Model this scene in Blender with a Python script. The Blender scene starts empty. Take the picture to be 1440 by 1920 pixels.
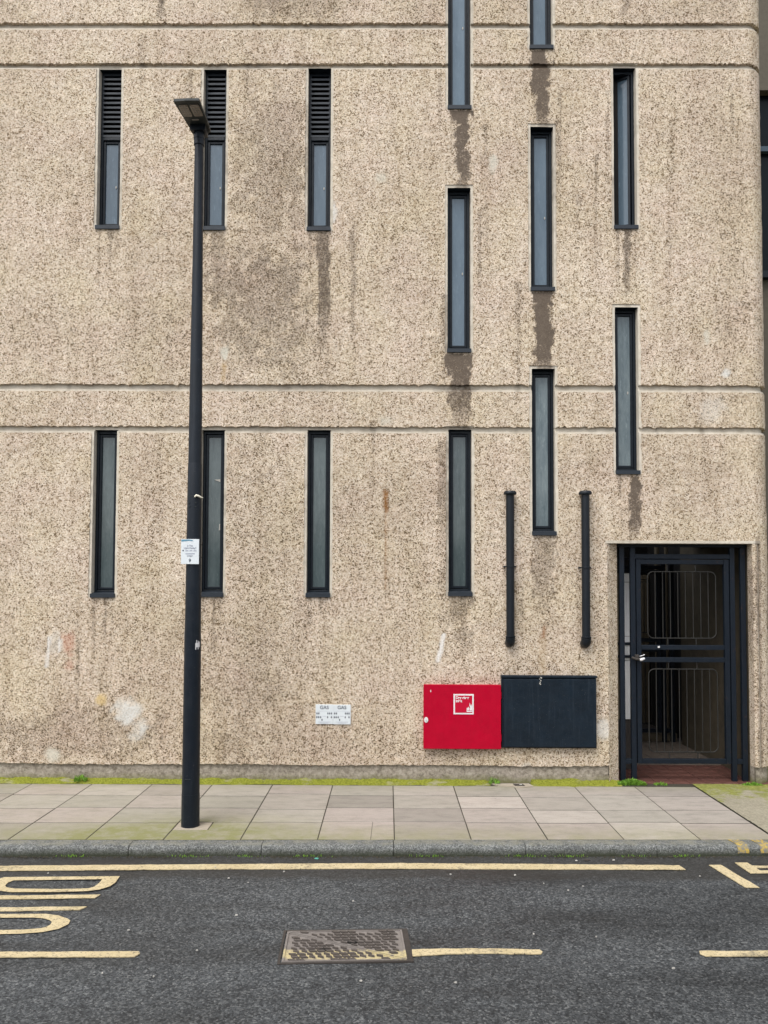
import bpy, bmesh, math, random
import numpy as np
from mathutils import Matrix, Vector
random.seed(7); rng = np.random.default_rng(11)
R = math.radians
scn = bpy.context.scene
col = scn.collection

# ------------------------------------------------------------------ camera
cam = bpy.data.cameras.new('camera'); cam_o = bpy.data.objects.new('camera', cam); col.objects.link(cam_o)
cam.sensor_fit = 'VERTICAL'; cam.sensor_height = 36.0; cam.sensor_width = 27.0
cam.lens = 27.0; cam.shift_y = 89.0 / 1920.0; cam.clip_start = 0.05; cam.clip_end = 500
cam_o.matrix_world = Matrix.Translation((0, -7.2, 1.8)) @ Matrix.Rotation(R(.28), 4, 'Z') @ Matrix.Rotation(R(92.2), 4, 'X') @ Matrix.Rotation(R(.2), 4, 'Z')
scn.camera = cam_o
scn.render.resolution_x = 768; scn.render.resolution_y = 1024

# ------------------------------------------------------------------ overcast daylight
SUN_EL, SUN_AZ = 58.0, 212.0           # azimuth clockwise from +Y (the sun stands behind the camera, to its left)
w = bpy.data.worlds.new('World'); scn.world = w; w.use_nodes = True
wn = w.node_tree.nodes; wl = w.node_tree.links
sky = wn.new('ShaderNodeTexSky'); sky.sky_type = 'NISHITA'; sky.sun_disc = False
sky.sun_elevation = R(SUN_EL); sky.sun_rotation = R(SUN_AZ); sky.air_density = 1.0; sky.dust_density = 3.0; sky.ozone_density = 1.0
hs = wn.new('ShaderNodeHueSaturation'); hs.inputs['Saturation'].default_value = 0.28
wl.new(sky.outputs['Color'], hs.inputs['Color']); wl.new(hs.outputs['Color'], wn['Background'].inputs['Color'])
wn['Background'].inputs['Strength'].default_value = 0.14
sun = bpy.data.lights.new('sun', 'SUN'); sun.energy = 1.1; sun.angle = R(38); sun.color = (1, .965, .91)
sun_o = bpy.data.objects.new('sun', sun); col.objects.link(sun_o)
sd = Vector((math.sin(R(SUN_AZ)) * math.cos(R(SUN_EL)), math.cos(R(SUN_AZ)) * math.cos(R(SUN_EL)), math.sin(R(SUN_EL))))
sun_o.rotation_euler = sd.to_track_quat('Z', 'Y').to_euler(); sun_o.location = sd * 30
scn.view_settings.view_transform = 'Standard'; scn.view_settings.look = 'None'
scn.view_settings.exposure = 1.0; scn.view_settings.gamma = 1.0; scn.view_settings.use_curve_mapping = False

# ------------------------------------------------------------------ node helpers
class NT:
    def __init__(s, name):
        s.m = bpy.data.materials.new(name); s.m.use_nodes = True
        s.n = s.m.node_tree.nodes; s.l = s.m.node_tree.links
        s.b = s.n['Principled BSDF']
        s.tc = s.n.new('ShaderNodeTexCoord')
    def link(s, a, b): s.l.new(a, b)
    def val(s, sock, v):
        if hasattr(v, 'is_output') or isinstance(v, bpy.types.NodeSocket): s.l.new(v, sock)
        else:
            if isinstance(v, tuple) and len(v) == 3 and len(sock.default_value) == 4: v = (*v, 1)
            sock.default_value = v
    def coord(s, scale=(1, 1, 1), loc=(0, 0, 0), which='Object'):
        mp = s.n.new('ShaderNodeMapping'); mp.inputs['Scale'].default_value = scale; mp.inputs['Location'].default_value = loc
        s.l.new(s.tc.outputs[which], mp.inputs['Vector']); return mp.outputs['Vector']
    def noise(s, scale, detail=3, rough=.55, vec=None, out='Fac', dist=0):
        t = s.n.new('ShaderNodeTexNoise'); t.inputs['Scale'].default_value = scale; t.inputs['Detail'].default_value = detail
        t.inputs['Roughness'].default_value = rough; t.inputs['Distortion'].default_value = dist
        s.l.new(vec or s.tc.outputs['Object'], t.inputs['Vector']); return t.outputs[out]
    def voro(s, scale, vec=None, out='Color', feature='F1', rand=1.0):
        t = s.n.new('ShaderNodeTexVoronoi'); t.feature = feature; t.inputs['Scale'].default_value = scale; t.inputs['Randomness'].default_value = rand
        s.l.new(vec or s.tc.outputs['Object'], t.inputs['Vector']); return t.outputs[out]
    def ramp(s, fac, stops, interp='LINEAR'):
        r = s.n.new('ShaderNodeValToRGB'); r.color_ramp.interpolation = interp
        e = r.color_ramp.elements
        while len(e) < len(stops): e.new(.5)
        for i, (p, c) in enumerate(stops):
            e[i].position = p
            e[i].color = (c, c, c, 1) if not isinstance(c, tuple) else (*c, 1)
        s.l.new(fac, r.inputs['Fac']); return r.outputs['Color']
    def mix(s, fac, a, b, mode='MIX'):
        m = s.n.new('ShaderNodeMix'); m.data_type = 'RGBA'; m.blend_type = mode; m.clamp_factor = True
        s.val(m.inputs[0], fac); s.val(m.inputs[6], a); s.val(m.inputs[7], b); return m.outputs[2]
    def math(s, op, a, b=0.0, clamp=False):
        m = s.n.new('ShaderNodeMath'); m.operation = op; m.use_clamp = clamp
        s.val(m.inputs[0], a); s.val(m.inputs[1], b); return m.outputs[0]
    def sep(s, c, i=0):
        m = s.n.new('ShaderNodeSeparateColor'); s.l.new(c, m.inputs[0]); return m.outputs[i]
    def xyz(s, i, which='Object'):
        m = s.n.new('ShaderNodeSeparateXYZ'); s.l.new(s.tc.outputs[which], m.inputs[0]); return m.outputs[i]
    def attr(s, name, out='Fac'):
        a = s.n.new('ShaderNodeAttribute'); a.attribute_name = name; return a.outputs[out]
    def rand(s):
        return s.n.new('ShaderNodeObjectInfo').outputs['Random']
    def bump(s, h, dist=.004, strength=1.0):
        b = s.n.new('ShaderNodeBump'); b.inputs['Distance'].default_value = dist; b.inputs['Strength'].default_value = strength
        s.l.new(h, b.inputs['Height']); s.l.new(b.outputs['Normal'], s.b.inputs['Normal'])
    def done(s, color=None, rough=.8, spec=.3, metal=0.0):
        if color is not None: s.val(s.b.inputs['Base Color'], color)
        s.val(s.b.inputs['Roughness'], rough); s.val(s.b.inputs['Specular IOR Level'], spec); s.val(s.b.inputs['Metallic'], metal)
        return s.m

M = {}
def build_materials():
    # exposed aggregate concrete: cream pebbles, brown ones, dark pits between
    n = NT('exposed_aggregate')
    d = n.attr('dirt')
    dens = n.noise(5.0, 6, .7)
    vert = n.noise(5.0, 5, .65, n.coord((1.6, 1, .16)))                       # rain-washed vertical streaking
    grime = n.math('ADD', n.math('MULTIPLY', n.math('SUBTRACT', dens, .5), .70), n.math('MULTIPLY', n.math('SUBTRACT', vert, .5), .50))
    shift = n.math('SUBTRACT', n.math('MULTIPLY', grime, .38), n.math('MULTIPLY', d, .22))
    sel = n.math('ADD', n.sep(n.voro(108), 0), shift)
    base = n.ramp(sel, [(0, (.12, .088, .056)), (.12, (.225, .172, .118)), (.21, (.425, .353, .280)), (.42, (.53, .456, .380)), (.8, (.59, .522, .452)), (1, (.69, .64, .575))])
    stone = n.ramp(n.sep(n.voro(52), 2), [(0, (.66, .60, .52)), (.10, (.90, .87, .82)), (.3, (1, 1, 1)), (.8, (1.03, 1.02, 1.0)), (1, (1.16, 1.14, 1.12))])
    c = n.mix(.85, base, stone, 'MULTIPLY')
    fine = n.ramp(n.sep(n.voro(230), 1), [(0, .55), (.2, .86), (.45, 1.0), (1, 1.08)])
    c = n.mix(.7, c, fine, 'MULTIPLY')
    gap = n.ramp(n.voro(108, out='Distance'), [(.0, 1.0), (.55, 1.0), (.85, .7)])
    c = n.mix(.55, c, gap, 'MULTIPLY')
    pit = n.ramp(n.noise(64, 2, .6), [(.65, 1.0), (.72, .48)])
    c = n.mix(.8, c, pit, 'MULTIPLY')
    big = n.ramp(n.noise(.55, 6, .68), [(.3, (.83, .80, .76)), (.5, (1, .98, .955)), (.7, (1.09, 1.085, 1.08))])
    c = n.mix(1, c, big, 'MULTIPLY')
    c = n.mix(1, c, n.ramp(vert, [(.30, (.91, .895, .87)), (.52, (1, 1, 1)), (.72, (1.03, 1.03, 1.03))]), 'MULTIPLY')
    tint = n.ramp(n.noise(1.6, 4, .6), [(.33, (1.0, .962, .945)), (.5, (1, .985, .940)), (.66, (1.0, .99, .895))])
    c = n.mix(1, c, tint, 'MULTIPLY')
    dv = n.math('ADD', d, n.math('ADD', n.math('MULTIPLY', n.math('SUBTRACT', n.noise(26, 5, .75, n.coord((1, 1, .55))), .5), .75), n.math('MULTIPLY', n.math('SUBTRACT', n.voro(70, out='Distance'), .35), -.35)))
    dn = n.ramp(dv, [(.24, 0.0), (.52, .42), (.8, .95)])
    c = n.mix(dn, c, (.105, .082, .063))
    pa = n.n.new('ShaderNodeAttribute'); pa.attribute_name = 'paint'
    pf = n.math('MULTIPLY', pa.outputs['Alpha'], n.ramp(n.noise(75, 3, .7), [(.36, .45), (.55, 1.1)]), True)
    c = n.mix(pf, c, pa.outputs['Color'])
    n.bump(n.math('ADD', n.voro(108, out='Distance'), n.math('MULTIPLY', n.noise(150, 2), .6)), .005, -.5)
    M['agg'] = n.done(c, .92, .2)
    # smooth pale concrete of the margins and joints
    n = NT('smooth_concrete')
    c = n.ramp(n.noise(9, 5, .7), [(.25, (.42, .375, .30)), (.5, (.56, .51, .425)), (.8, (.65, .60, .52))])
    c = n.mix(.5, c, n.ramp(n.noise(70, 3, .7), [(.3, .75), (.6, 1.05)]), 'MULTIPLY')
    d = n.math('MULTIPLY', n.attr('dirt'), n.ramp(n.noise(14, 4, .7), [(.3, .5), (.6, 1.3)]), True)
    c = n.mix(d, c, (.13, .10, .075))
    n.bump(n.noise(130, 3), .002, .5); M['smooth'] = n.done(c, .9, .2)
    # grey plinth
    n = NT('plinth_concrete')
    z = n.xyz(2); zz = n.math('ADD', z, n.math('MULTIPLY', n.noise(7, 4, .7), .09))
    c = n.ramp(n.noise(30, 5, .75), [(.3, (.12, .10, .078)), (.5, (.29, .255, .21)), (.72, (.45, .41, .35))])
    c = n.mix(n.ramp(zz, [(.06, .75), (.12, 0.0)]), c, (.13, .13, .04))
    n.bump(n.noise(90, 4), .006, .7); M['plinth'] = n.done(c, .92, .2)
    # painted metals
    def metal(key, colr, rough, var=.25, spec=.5, rust=0, dust=.06):
        n = NT(key)
        c = n.mix(var, colr, n.ramp(n.noise(5, 6, .75), [(.3, tuple(v * .55 for v in colr)), (.7, tuple(v * 1.5 for v in colr))]))
        st = n.ramp(n.noise(30, 4, .7, n.coord((1, 1, .06))), [(.52, 0.0), (.75, 1.0)])
        c = n.mix(n.math('MULTIPLY', st, dust * 3), c, tuple(min(1, v * 2 + .02) for v in colr))
        sp = n.ramp(n.noise(110, 2, .6), [(.70, 0.0), (.75, 1.0)])
        c = n.mix(n.math('MULTIPLY', sp, dust * 2), c, (.4, .38, .35))
        if rust: c = n.mix(n.ramp(n.noise(16, 5, .7), [(.62, 0.0), (.72, rust)]), c, (.10, .045, .02))
        r = n.ramp(n.noise(18, 4), [(.3, rough - .12), (.7, rough + .12)])
        n.bump(n.noise(60, 3), .0012, .35)
        M[key] = n.done(c, r, spec); return M[key]
    metal('navy_metal', (.0055, .0092, .0150), .42, .4, spec=.28, dust=.09)
    metal('frame_metal', (.0050, .0090, .0140), .45, dust=.02, spec=.22)
    metal('slat_metal', (.018, .024, .032), .5, dust=.02, spec=.3)
    metal('gate_metal', (.0050, .0090, .0155), .5, rust=.3, spec=.24, dust=.03)
    metal('rod_metal', (.018, .0175, .016), .6, rust=.3, spec=.25)
    metal('red_metal', (.37, .0010, .019), .5, .22, dust=.012, spec=.12)
    metal('slate_metal', (.0060, .0120, .0195), .5, .5, dust=.13, spec=.2)
    metal('lantern_grey', (.022, .027, .027), .5, spec=.3)
    metal('pipe_black', (.0055, .0085, .0125), .45, .2, spec=.3, dust=.03)
    metal('steel', (.5, .5, .48), .4, .3)
    metal('cast_iron', (.21, .175, .16), .6, .35, spec=.4, rust=.25)
    metal('tread_iron', (.070, .060, .054), .6, .4, spec=.4)
    metal('iron_dark', (.042, .036, .032), .7, .4, spec=.3)
    # glass of the slit windows
    for key, a, b, rgh in (('glass_upper', (.070, .108, .145), (.11, .155, .195), .10), ('glass_lower', (.040, .058, .062), (.095, .120, .124), .10), ('glass_streaked', (.055, .085, .10), (.17, .21, .22), .14)):
        n = NT(key)
        off = n.n.new('ShaderNodeVectorMath'); off.operation = 'ADD'; cb = n.n.new('ShaderNodeCombineXYZ'); rr = n.rand()
        n.link(n.math('MULTIPLY', rr, 37.0), cb.inputs[0]); n.link(n.math('MULTIPLY', rr, 11.0), cb.inputs[2]); n.link(n.coord((2.2, 1, .5)), off.inputs[0]); n.link(cb.outputs[0], off.inputs[1])
        f = n.noise(4.5, 7, .75, off.outputs[0])
        c = n.ramp(f, [(.3, a), (.7, b)])
        c = n.mix(1, c, n.ramp(rr, [(0, .72), (1, 1.22)]), 'MULTIPLY')
        c = n.mix(n.ramp(n.noise(22, 5, .8, off.outputs[0]), [(.56, 0.0), (.74, .55)]), c, tuple(v * 1.6 for v in b))
        n.bump(n.noise(3.0, 2, .5, off.outputs[0]), .003, .35)
        n.b.inputs['IOR'].default_value = 1.5
        r = n.ramp(n.noise(14, 5, .7, n.coord((2, 1, .5))), [(.3, rgh * .5), (.7, rgh * 1.7)])
        M[key] = n.done(c, r, .5)
    def flat(key, colr, rough=.6, spec=.3, var=.2, sc=12):
        n = NT(key)
        c = n.mix(var, colr, n.ramp(n.noise(sc, 5, .7), [(.3, tuple(v * .6 for v in colr)), (.7, tuple(min(1, v * 1.25) for v in colr))]))
        M[key] = n.done(c, rough, spec); return M[key]
    flat('sign_white', (.62, .66, .68), .45, var=.12)
    flat('sign_blue', (.10, .24, .33), .5)
    flat('ink', (.045, .055, .08), .6)
    flat('ink_grey', (.34, .36, .42), .6)
    flat('white_paint', (.66, .65, .65), .5, var=.15)
    flat('sticker_red', (.44, .004, .028), .35, var=.08)
    flat('led_lens', (.30, .26, .22), .25, .5, .5, 70)
    flat('lens_label', (.22, .21, .20), .5)
    flat('pale_scrap', (.36, .35, .32), .8)
    flat('teal_scrap', (.10, .35, .28), .6)
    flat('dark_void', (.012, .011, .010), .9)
    flat('white_panel', (.80, .80, .79), .5, var=.15)
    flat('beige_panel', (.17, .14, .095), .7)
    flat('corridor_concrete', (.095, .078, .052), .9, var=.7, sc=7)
    flat('ceiling_board', (.13, .115, .09), .9)
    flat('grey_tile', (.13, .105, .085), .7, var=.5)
    flat('tape', (.72, .68, .56), .8)
    flat('mortar', (.33, .29, .23), .95, var=.5, sc=25)
    flat('rear_panel', (.10, .088, .068), .9, var=.4, sc=20)
    flat('bounce_render', (.72, .71, .68), .9, var=.2)  # white picked for bounced light off the unseen back wall
    flat('rear_glass', (.004, .007, .009), .25, .12)
    flat('steel_blue', (.05, .075, .10), .5, .2)
    n = NT('far_brick'); bt = n.n.new('ShaderNodeTexBrick'); bt.inputs['Scale'].default_value = 4.4; bt.inputs['Color1'].default_value = (.12, .07, .045, 1); bt.inputs['Color2'].default_value = (.085, .055, .04, 1); bt.inputs['Mortar'].default_value = (.16, .14, .12, 1)
    mp = n.n.new('ShaderNodeMapping'); mp.inputs['Rotation'].default_value = (math.pi / 2, 0, 0); n.link(n.tc.outputs['Object'], mp.inputs['Vector']); n.link(mp.outputs['Vector'], bt.inputs['Vector']); M['far_brick'] = n.done(bt.outputs['Color'], .9, .2)
    flat('soil', (.045, .040, .028), .95, var=.7, sc=40)
    flat('far_ground', (.09, .09, .085), .95)
    # red quarry tile floor in the passage
    n = NT('red_tile')
    c = n.ramp(n.noise(9, 6, .7), [(.3, (.060, .026, .020)), (.7, (.125, .054, .042))])
    M['red_tile'] = n.done(c, n.ramp(n.noise(7, 4), [(.3, .35), (.7, .7)]), .4)
    # asphalt
    n = NT('asphalt')
    v = n.sep(n.voro(105), 0)
    c = n.ramp(v, [(0, (.015, .0165, .018)), (.3, (.030, .033, .0355)), (.6, (.048, .052, .055)), (.88, (.076, .081, .083)), (1, (.12, .124, .124))])
    c2 = n.ramp(n.sep(n.voro(200), 1), [(0, .35), (.5, .95), (1, 1.5)])
    c = n.mix(.6, c, c2, 'MULTIPLY')
    band = n.ramp(n.noise(1.5, 5, .65, n.coord((.45, 1.6, 1))), [(.32, .60), (.5, 1.0), (.68, 1.32)])
    c = n.mix(1, c, band, 'MULTIPLY')
    c = n.mix(.8, c, n.ramp(n.noise(14, 4, .7), [(.3, .7), (.65, 1.15)]), 'MULTIPLY')
    yy = n.math('ADD', n.xyz(1), n.math('MULTIPLY', n.noise(4, 5, .7), .22))
    c = n.mix(n.ramp(n.math('ADD', yy, 3.0), [(.93, 0.0), (1.06, .62)]), c, (.024, .0215, .018))        # grit washed into the gutter
    spk = n.ramp(n.noise(55, 1, .5), [(.765, 0.0), (.785, 1.0)])
    c = n.mix(n.math('MULTIPLY', spk, .35), c, (.22, .22, .21))
    n.bump(n.math('ADD', n.voro(105, out='Distance'), n.math('MULTIPLY', n.noise(200, 2), .5)), .006, -.8)
    r = n.ramp(n.noise(1.5, 5, .65, n.coord((.45, 1.6, 1))), [(.3, .55), (.6, .8)])
    M['asphalt'] = n.done(c, r, .35)
    # road paint, worn through on the tops of the chippings
    n = NT('yellow_road_paint')
    c = n.ramp(n.noise(7, 6, .7), [(.25, (.38, .31, .175)), (.5, (.47, .39, .235)), (.8, (.54, .46, .30))])
    wear = n.math('ADD', n.ramp(n.noise(60, 4, .8), [(.53, 0.0), (.64, 1.0)]), n.math('MULTIPLY', n.ramp(n.noise(5, 6, .8), [(.54, 0.0), (.68, 1.0)]), .8), True)
    c = n.mix(n.math('MULTIPLY', wear, .8), c, (.05, .047, .042))
    n.bump(n.voro(105, out='Distance'), .004, -.6); M['yellow'] = n.done(c, .75, .3)
    n = NT('kerb_paint_yellow')
    c = n.mix(n.ramp(n.noise(42, 5, .8), [(.42, 0.0), (.54, 1.0)]), (.42, .29, .045), (.16, .155, .13)); M['kerb_yellow'] = n.done(c, .8, .3)
    # paving slabs
    n = NT('paving_slab')
    rr = n.rand()
    tint = n.ramp(rr, [(0, (.235, .215, .188)), (.25, (.335, .292, .265)), (.5, (.275, .257, .220)), (.75, (.325, .298, .262)), (1, (.375, .338, .30))])
    c = n.mix(.85, tint, n.ramp(n.noise(8, 7, .75, n.coord((.6, 1.4, 1), which='Object')), [(.28, .66), (.5, 1.0), (.75, 1.16)]), 'MULTIPLY')
    c = n.mix(.5, c, n.ramp(n.noise(130, 3, .7), [(.3, .72), (.6, 1.08)]), 'MULTIPLY')
    gum = n.ramp(n.voro(7.5, out='Distance'), [(.045, 1.0), (.065, 0.0)])
    c = n.mix(n.math('MULTIPLY', gum, n.ramp(n.noise(3, 2), [(.5, 0.0), (.55, .6)])), c, (.13, .12, .11))
    c = n.mix(n.ramp(n.noise(2.6, 6, .75), [(.58, 0.0), (.74, .4)]), c, (.16, .14, .12))
    ms = n.math('MULTIPLY', n.attr('moss'), n.ramp(n.noise(6, 6, .75), [(.3, .25), (.62, 1.2)]), True)
    c = n.mix(ms, c, (.19, .19, .085))
    n.bump(n.noise(90, 5, .7), .003, .6); M['slab'] = n.done(c, .88, .25)
    # granite kerb
    n = NT('granite_kerb')
    c = n.ramp(n.sep(n.voro(150), 0), [(0, (.045, .048, .047)), (.4, (.105, .11, .107)), (.75, (.15, .156, .15)), (1, (.23, .236, .228))])
    c = n.mix(.7, c, n.ramp(n.noise(6, 6, .7), [(.3, .65), (.65, 1.15)]), 'MULTIPLY')
    zz = n.math('ADD', n.xyz(2), n.math('MULTIPLY', n.noise(9, 5, .7), .05))
    c = n.mix(n.ramp(n.math('ADD', zz, .1), [(.055, .95), (.105, 0.0)]), c, (.030, .034, .018))      # green grime growing up from the gutter
    c = n.mix(n.ramp(n.math('ADD', zz, .1), [(.120, 0.0), (.130, .6)]), c, (.20, .195, .15))       # top mixed lighter, towards the slab colour
    n.bump(n.noise(120, 4, .7), .004, .7); M['kerb'] = n.done(c, .8, .3)
    # moss and concrete at the foot of the wall
    n = NT('moss')
    f = n.noise(3.2, 6, .7, n.coord((1, 2.5, 1)))
    c = n.ramp(n.noise(60, 4, .8), [(.3, (.075, .085, .010)), (.55, (.20, .215, .030)), (.8, (.32, .33, .065))])
    c = n.mix(n.ramp(f, [(.56, 0.0), (.66, .85)]), c, (.27, .25, .17))
    n.bump(n.noise(110, 4), .008, .9); M['moss'] = n.done(c, .95, .1)
    n = NT('mossy_concrete')
    f = n.math('ADD', n.noise(4.5, 7, .7), n.math('MULTIPLY', n.xyz(1), .34))
    c = n.ramp(n.noise(50, 6, .75), [(.3, (.17, .15, .11)), (.55, (.29, .265, .2)), (.75, (.36, .335, .265))])
    c = n.mix(n.ramp(f, [(.30, 0.0), (.44, .95)]), c, n.ramp(n.noise(35, 5, .75), [(.3, (.10, .11, .018)), (.7, (.27, .28, .07))]))
    n.bump(n.noise(60, 5, .7), .008, .8); M['mossy_concrete'] = n.done(c, .93, .2)
    n = NT('weed_leaf')
    c = n.ramp(n.noise(40, 2), [(.3, (.08, .18, .015)), (.7, (.19, .36, .04))]); n.b.inputs['Subsurface Weight'].default_value = 0
    M['leaf'] = n.done(c, .6, .3)
    # manhole cover: the line's paint has run over its treads
    n = NT('painted_iron')
    c = n.mix(.4, (.185, .165, .152), n.ramp(n.noise(22, 5, .75), [(.3, (.09, .078, .07)), (.7, (.24, .22, .205))]))
    y = n.math('ADD', n.xyz(1), n.math('MULTIPLY', n.math('SUBTRACT', n.noise(25, 4, .7), .5), .05))
    bandm = n.math('MULTIPLY', n.ramp(n.math('ADD', y, 4.0), [(.745, 0.0), (.765, 1.0)]), n.ramp(n.math('ADD', y, 4.0), [(.835, 1.0), (.855, 0.0)]))
    c = n.mix(n.math('MULTIPLY', bandm, n.ramp(n.noise(40, 4, .8), [(.36, 0.1), (.52, .95)])), c, (.44, .37, .20))
    M['painted_iron'] = n.done(c, .6, .35)
build_materials()

# ------------------------------------------------------------------ mesh helpers
class MB:
    def __init__(s): s.v = []; s.f = []; s.mi = []
    def face(s, pts, mi=0):
        i = len(s.v); s.v += [tuple(p) for p in pts]; s.f.append(tuple(range(i, i + len(pts)))); s.mi.append(mi); return s
    def add(s, verts, faces, mi=0):
        i = len(s.v); s.v += [tuple(p) for p in verts]; s.f += [tuple(a + i for a in f) for f in faces]; s.mi += [mi] * len(faces); return s
    def box(s, x0, x1, y0, y1, z0, z1, mi=0):
        vs = [(x, y, z) for z in (z0, z1) for y in (y0, y1) for x in (x0, x1)]
        return s.add(vs, [(0, 2, 3, 1), (4, 5, 7, 6), (0, 1, 5, 4), (2, 6, 7, 3), (0, 4, 6, 2), (1, 3, 7, 5)], mi)
    def cbox(s, x0, x1, y0, y1, z0, z1, b=.003, mi=0):
        bm = bmesh.new(); bmesh.ops.create_cube(bm, size=1)
        for v in bm.verts: v.co = Vector((x0 if v.co.x < 0 else x1, y0 if v.co.y < 0 else y1, z0 if v.co.z < 0 else z1))
        bmesh.ops.bevel(bm, geom=bm.edges[:], offset=b, segments=2, affect='EDGES', profile=.5)
        bm.verts.ensure_lookup_table(); bm.verts.index_update()
        s.add([v.co[:] for v in bm.verts], [tuple(v.index for v in f.verts) for f in bm.faces], mi); bm.free(); return s
    def tube(s, pts, rad, n=12, caps=True, mi=0):
        pts = [Vector(p) for p in pts]; rads = rad if isinstance(rad, (list, tuple)) else [rad] * len(pts)
        rings = []; up = None
        for k, p in enumerate(pts):
            t = (pts[min(k + 1, len(pts) - 1)] - pts[max(k - 1, 0)]).normalized()
            if up is None: up = t.orthogonal().normalized()
            up = (up - t * up.dot(t)).normalized(); sd_ = t.cross(up)
            rings.append([p + (up * math.cos(a) + sd_ * math.sin(a)) * rads[k] for a in [2 * math.pi * j / n for j in range(n)]])
        vs = [q for r_ in rings for q in r_]; fs = []
        for k in range(len(pts) - 1):
            for j in range(n):
                a = k * n + j; b = k * n + (j + 1) % n; fs.append((a, b, b + n, a + n))
        if caps:
            fs.append(tuple(reversed(range(n)))); fs.append(tuple(range((len(pts) - 1) * n, len(pts) * n)))
        return s.add(vs, fs, mi)
    def lathe(s, c, prof, n=28, mi=0):
        vs = []; fs = []
        for r_, z in prof:
            vs += [(c[0] + r_ * math.cos(2 * math.pi * j / n), c[1] + r_ * math.sin(2 * math.pi * j / n), c[2] + z) for j in range(n)]
        for k in range(len(prof) - 1):
            for j in range(n):
                a = k * n + j; b = k * n + (j + 1) % n; fs.append((a, b, b + n, a + n))
        fs.append(tuple(reversed(range(n)))); fs.append(tuple(range((len(prof) - 1) * n, len(prof) * n)))
        return s.add(vs, fs, mi)
    def prism(s, poly, y0, y1, mi=0):
        """poly in (x,z), from y0 (front) to y1"""
        k = len(poly); vs = [(x, y0, z) for x, z in poly] + [(x, y1, z) for x, z in poly]
        fs = [tuple(range(k)), tuple(reversed(range(k, 2 * k)))] + [(j, j + k, (j + 1) % k + k, (j + 1) % k) for j in range(k)]
        return s.add(vs, fs, mi)
    def sheet(s, poly, z0, z1, mi=0):
        """poly in (x,y), flat slab between z0 and z1"""
        k = len(poly); vs = [(x, y, z1) for x, y in poly] + [(x, y, z0) for x, y in poly]
        fs = [tuple(range(k)), tuple(reversed(range(k, 2 * k)))] + [(j, j + k, (j + 1) % k + k, (j + 1) % k) for j in range(k)]
        return s.add(vs, fs, mi)
    def build(s, name, mats, parent=None, smooth=None, fix=True):
        me = bpy.data.meshes.new(name); me.from_pydata(s.v, [], s.f)
        if not isinstance(mats, (list, tuple)): mats = [mats]
        for m in mats: me.materials.append(M[m] if isinstance(m, str) else m)
        me.polygons.foreach_set('material_index', s.mi)
        if fix:
            bm = bmesh.new(); bm.from_mesh(me); bmesh.ops.recalc_face_normals(bm, faces=bm.faces[:]); bm.to_mesh(me); bm.free()
        if smooth:
            me.polygons.foreach_set('use_smooth', [True] * len(me.polygons)); me.set_sharp_from_angle(angle=R(smooth))
        me.update(); o = bpy.data.objects.new(name, me); col.objects.link(o)
        if parent: o.parent = parent
        return o
def tag(o, label=None, cat=None, group=None, kind=None):
    if label: o['label'] = label
    if cat: o['category'] = cat
    if group: o['group'] = group
    if kind: o['kind'] = kind
    return o
def empty(name, loc, label=None, cat=None, group=None, kind=None):
    o = bpy.data.objects.new(name, None); o.location = loc; o.empty_display_size = .1; col.objects.link(o)
    bpy.context.view_layer.update()
    return tag(o, label, cat, group, kind)
def adopt(root):
    """the parts were built in world coordinates: keep them there under a root that stands at the thing's base"""
    for o in col.objects:
        if o.parent is root: o.matrix_parent_inverse = Matrix.Translation(-root.location)
def lettering(name, text, size, loc, mat, parent, align='LEFT', bold=0.0, sx=1.0):
    cu = bpy.data.curves.new(name, 'FONT'); cu.body = text; cu.size = size; cu.align_x = align; cu.offset = bold; cu.extrude = .0004
    o = bpy.data.objects.new(name, cu); col.objects.link(o)
    bpy.context.view_layer.update()
    me = bpy.data.meshes.new_from_object(o.evaluated_get(bpy.context.evaluated_depsgraph_get()))
    bpy.data.objects.remove(o); bpy.data.curves.remove(cu)
    for v in me.vertices:
        x, y, z = v.co; v.co = (x * sx + loc[0], loc[1] - z, y + loc[2])
    me.materials.clear(); me.materials.append(M[mat])
    o = bpy.data.objects.new(name, me); col.objects.link(o); o.parent = parent
    return o

# ------------------------------------------------------------------ the building: a cellular wall with real openings, joints and margins
WINX = {'A': -2.69, 'B': -1.675, 'C': -.667}
WINDOWS = [  # cx, z0, z1, kind
    (-2.690, 5.225, 6.812, 'louvre'), (-1.678, 5.215, 6.812, 'louvre'), (-.670, 5.212, 6.810, 'louvre'),
    (-2.675, 1.710, 3.300, 'low'), (-1.656, 1.720, 3.302, 'low'), (-.654, 1.720, 3.304, 'low'),
    (.674, 6.398, 7.990, 'up'), (.670, 4.040, 5.637, 'up'), (.680, 1.735, 3.312, 'low'),
    (1.462, 6.992, 8.590, 'up'), (1.464, 4.633, 6.235, 'up'), (1.468, 2.307, 3.890, 'streak'),
    (2.260, 5.232, 6.828, 'open'), (2.257, 2.886, 4.481, 'streak')]
HW = .11                     # half the width of an opening
GROOVES = [(3.286, 3.332), (3.683, 3.734), (6.812, 6.853), (7.205, 7.253)]
DOOR = (2.060, 3.412, 2.236)  # passage opening: left front edge, right front edge, head
XC, RC = 3.432, .19         # rounded corner of the building
S_END = XC + RC * math.pi / 2 + 3.0
TOP = 9.6
PZ = .165                    # top of the plinth

building = empty('concrete_building', (0, .0, 0), 'beige exposed aggregate concrete building with narrow slit windows and rounded corner', 'building')

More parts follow.
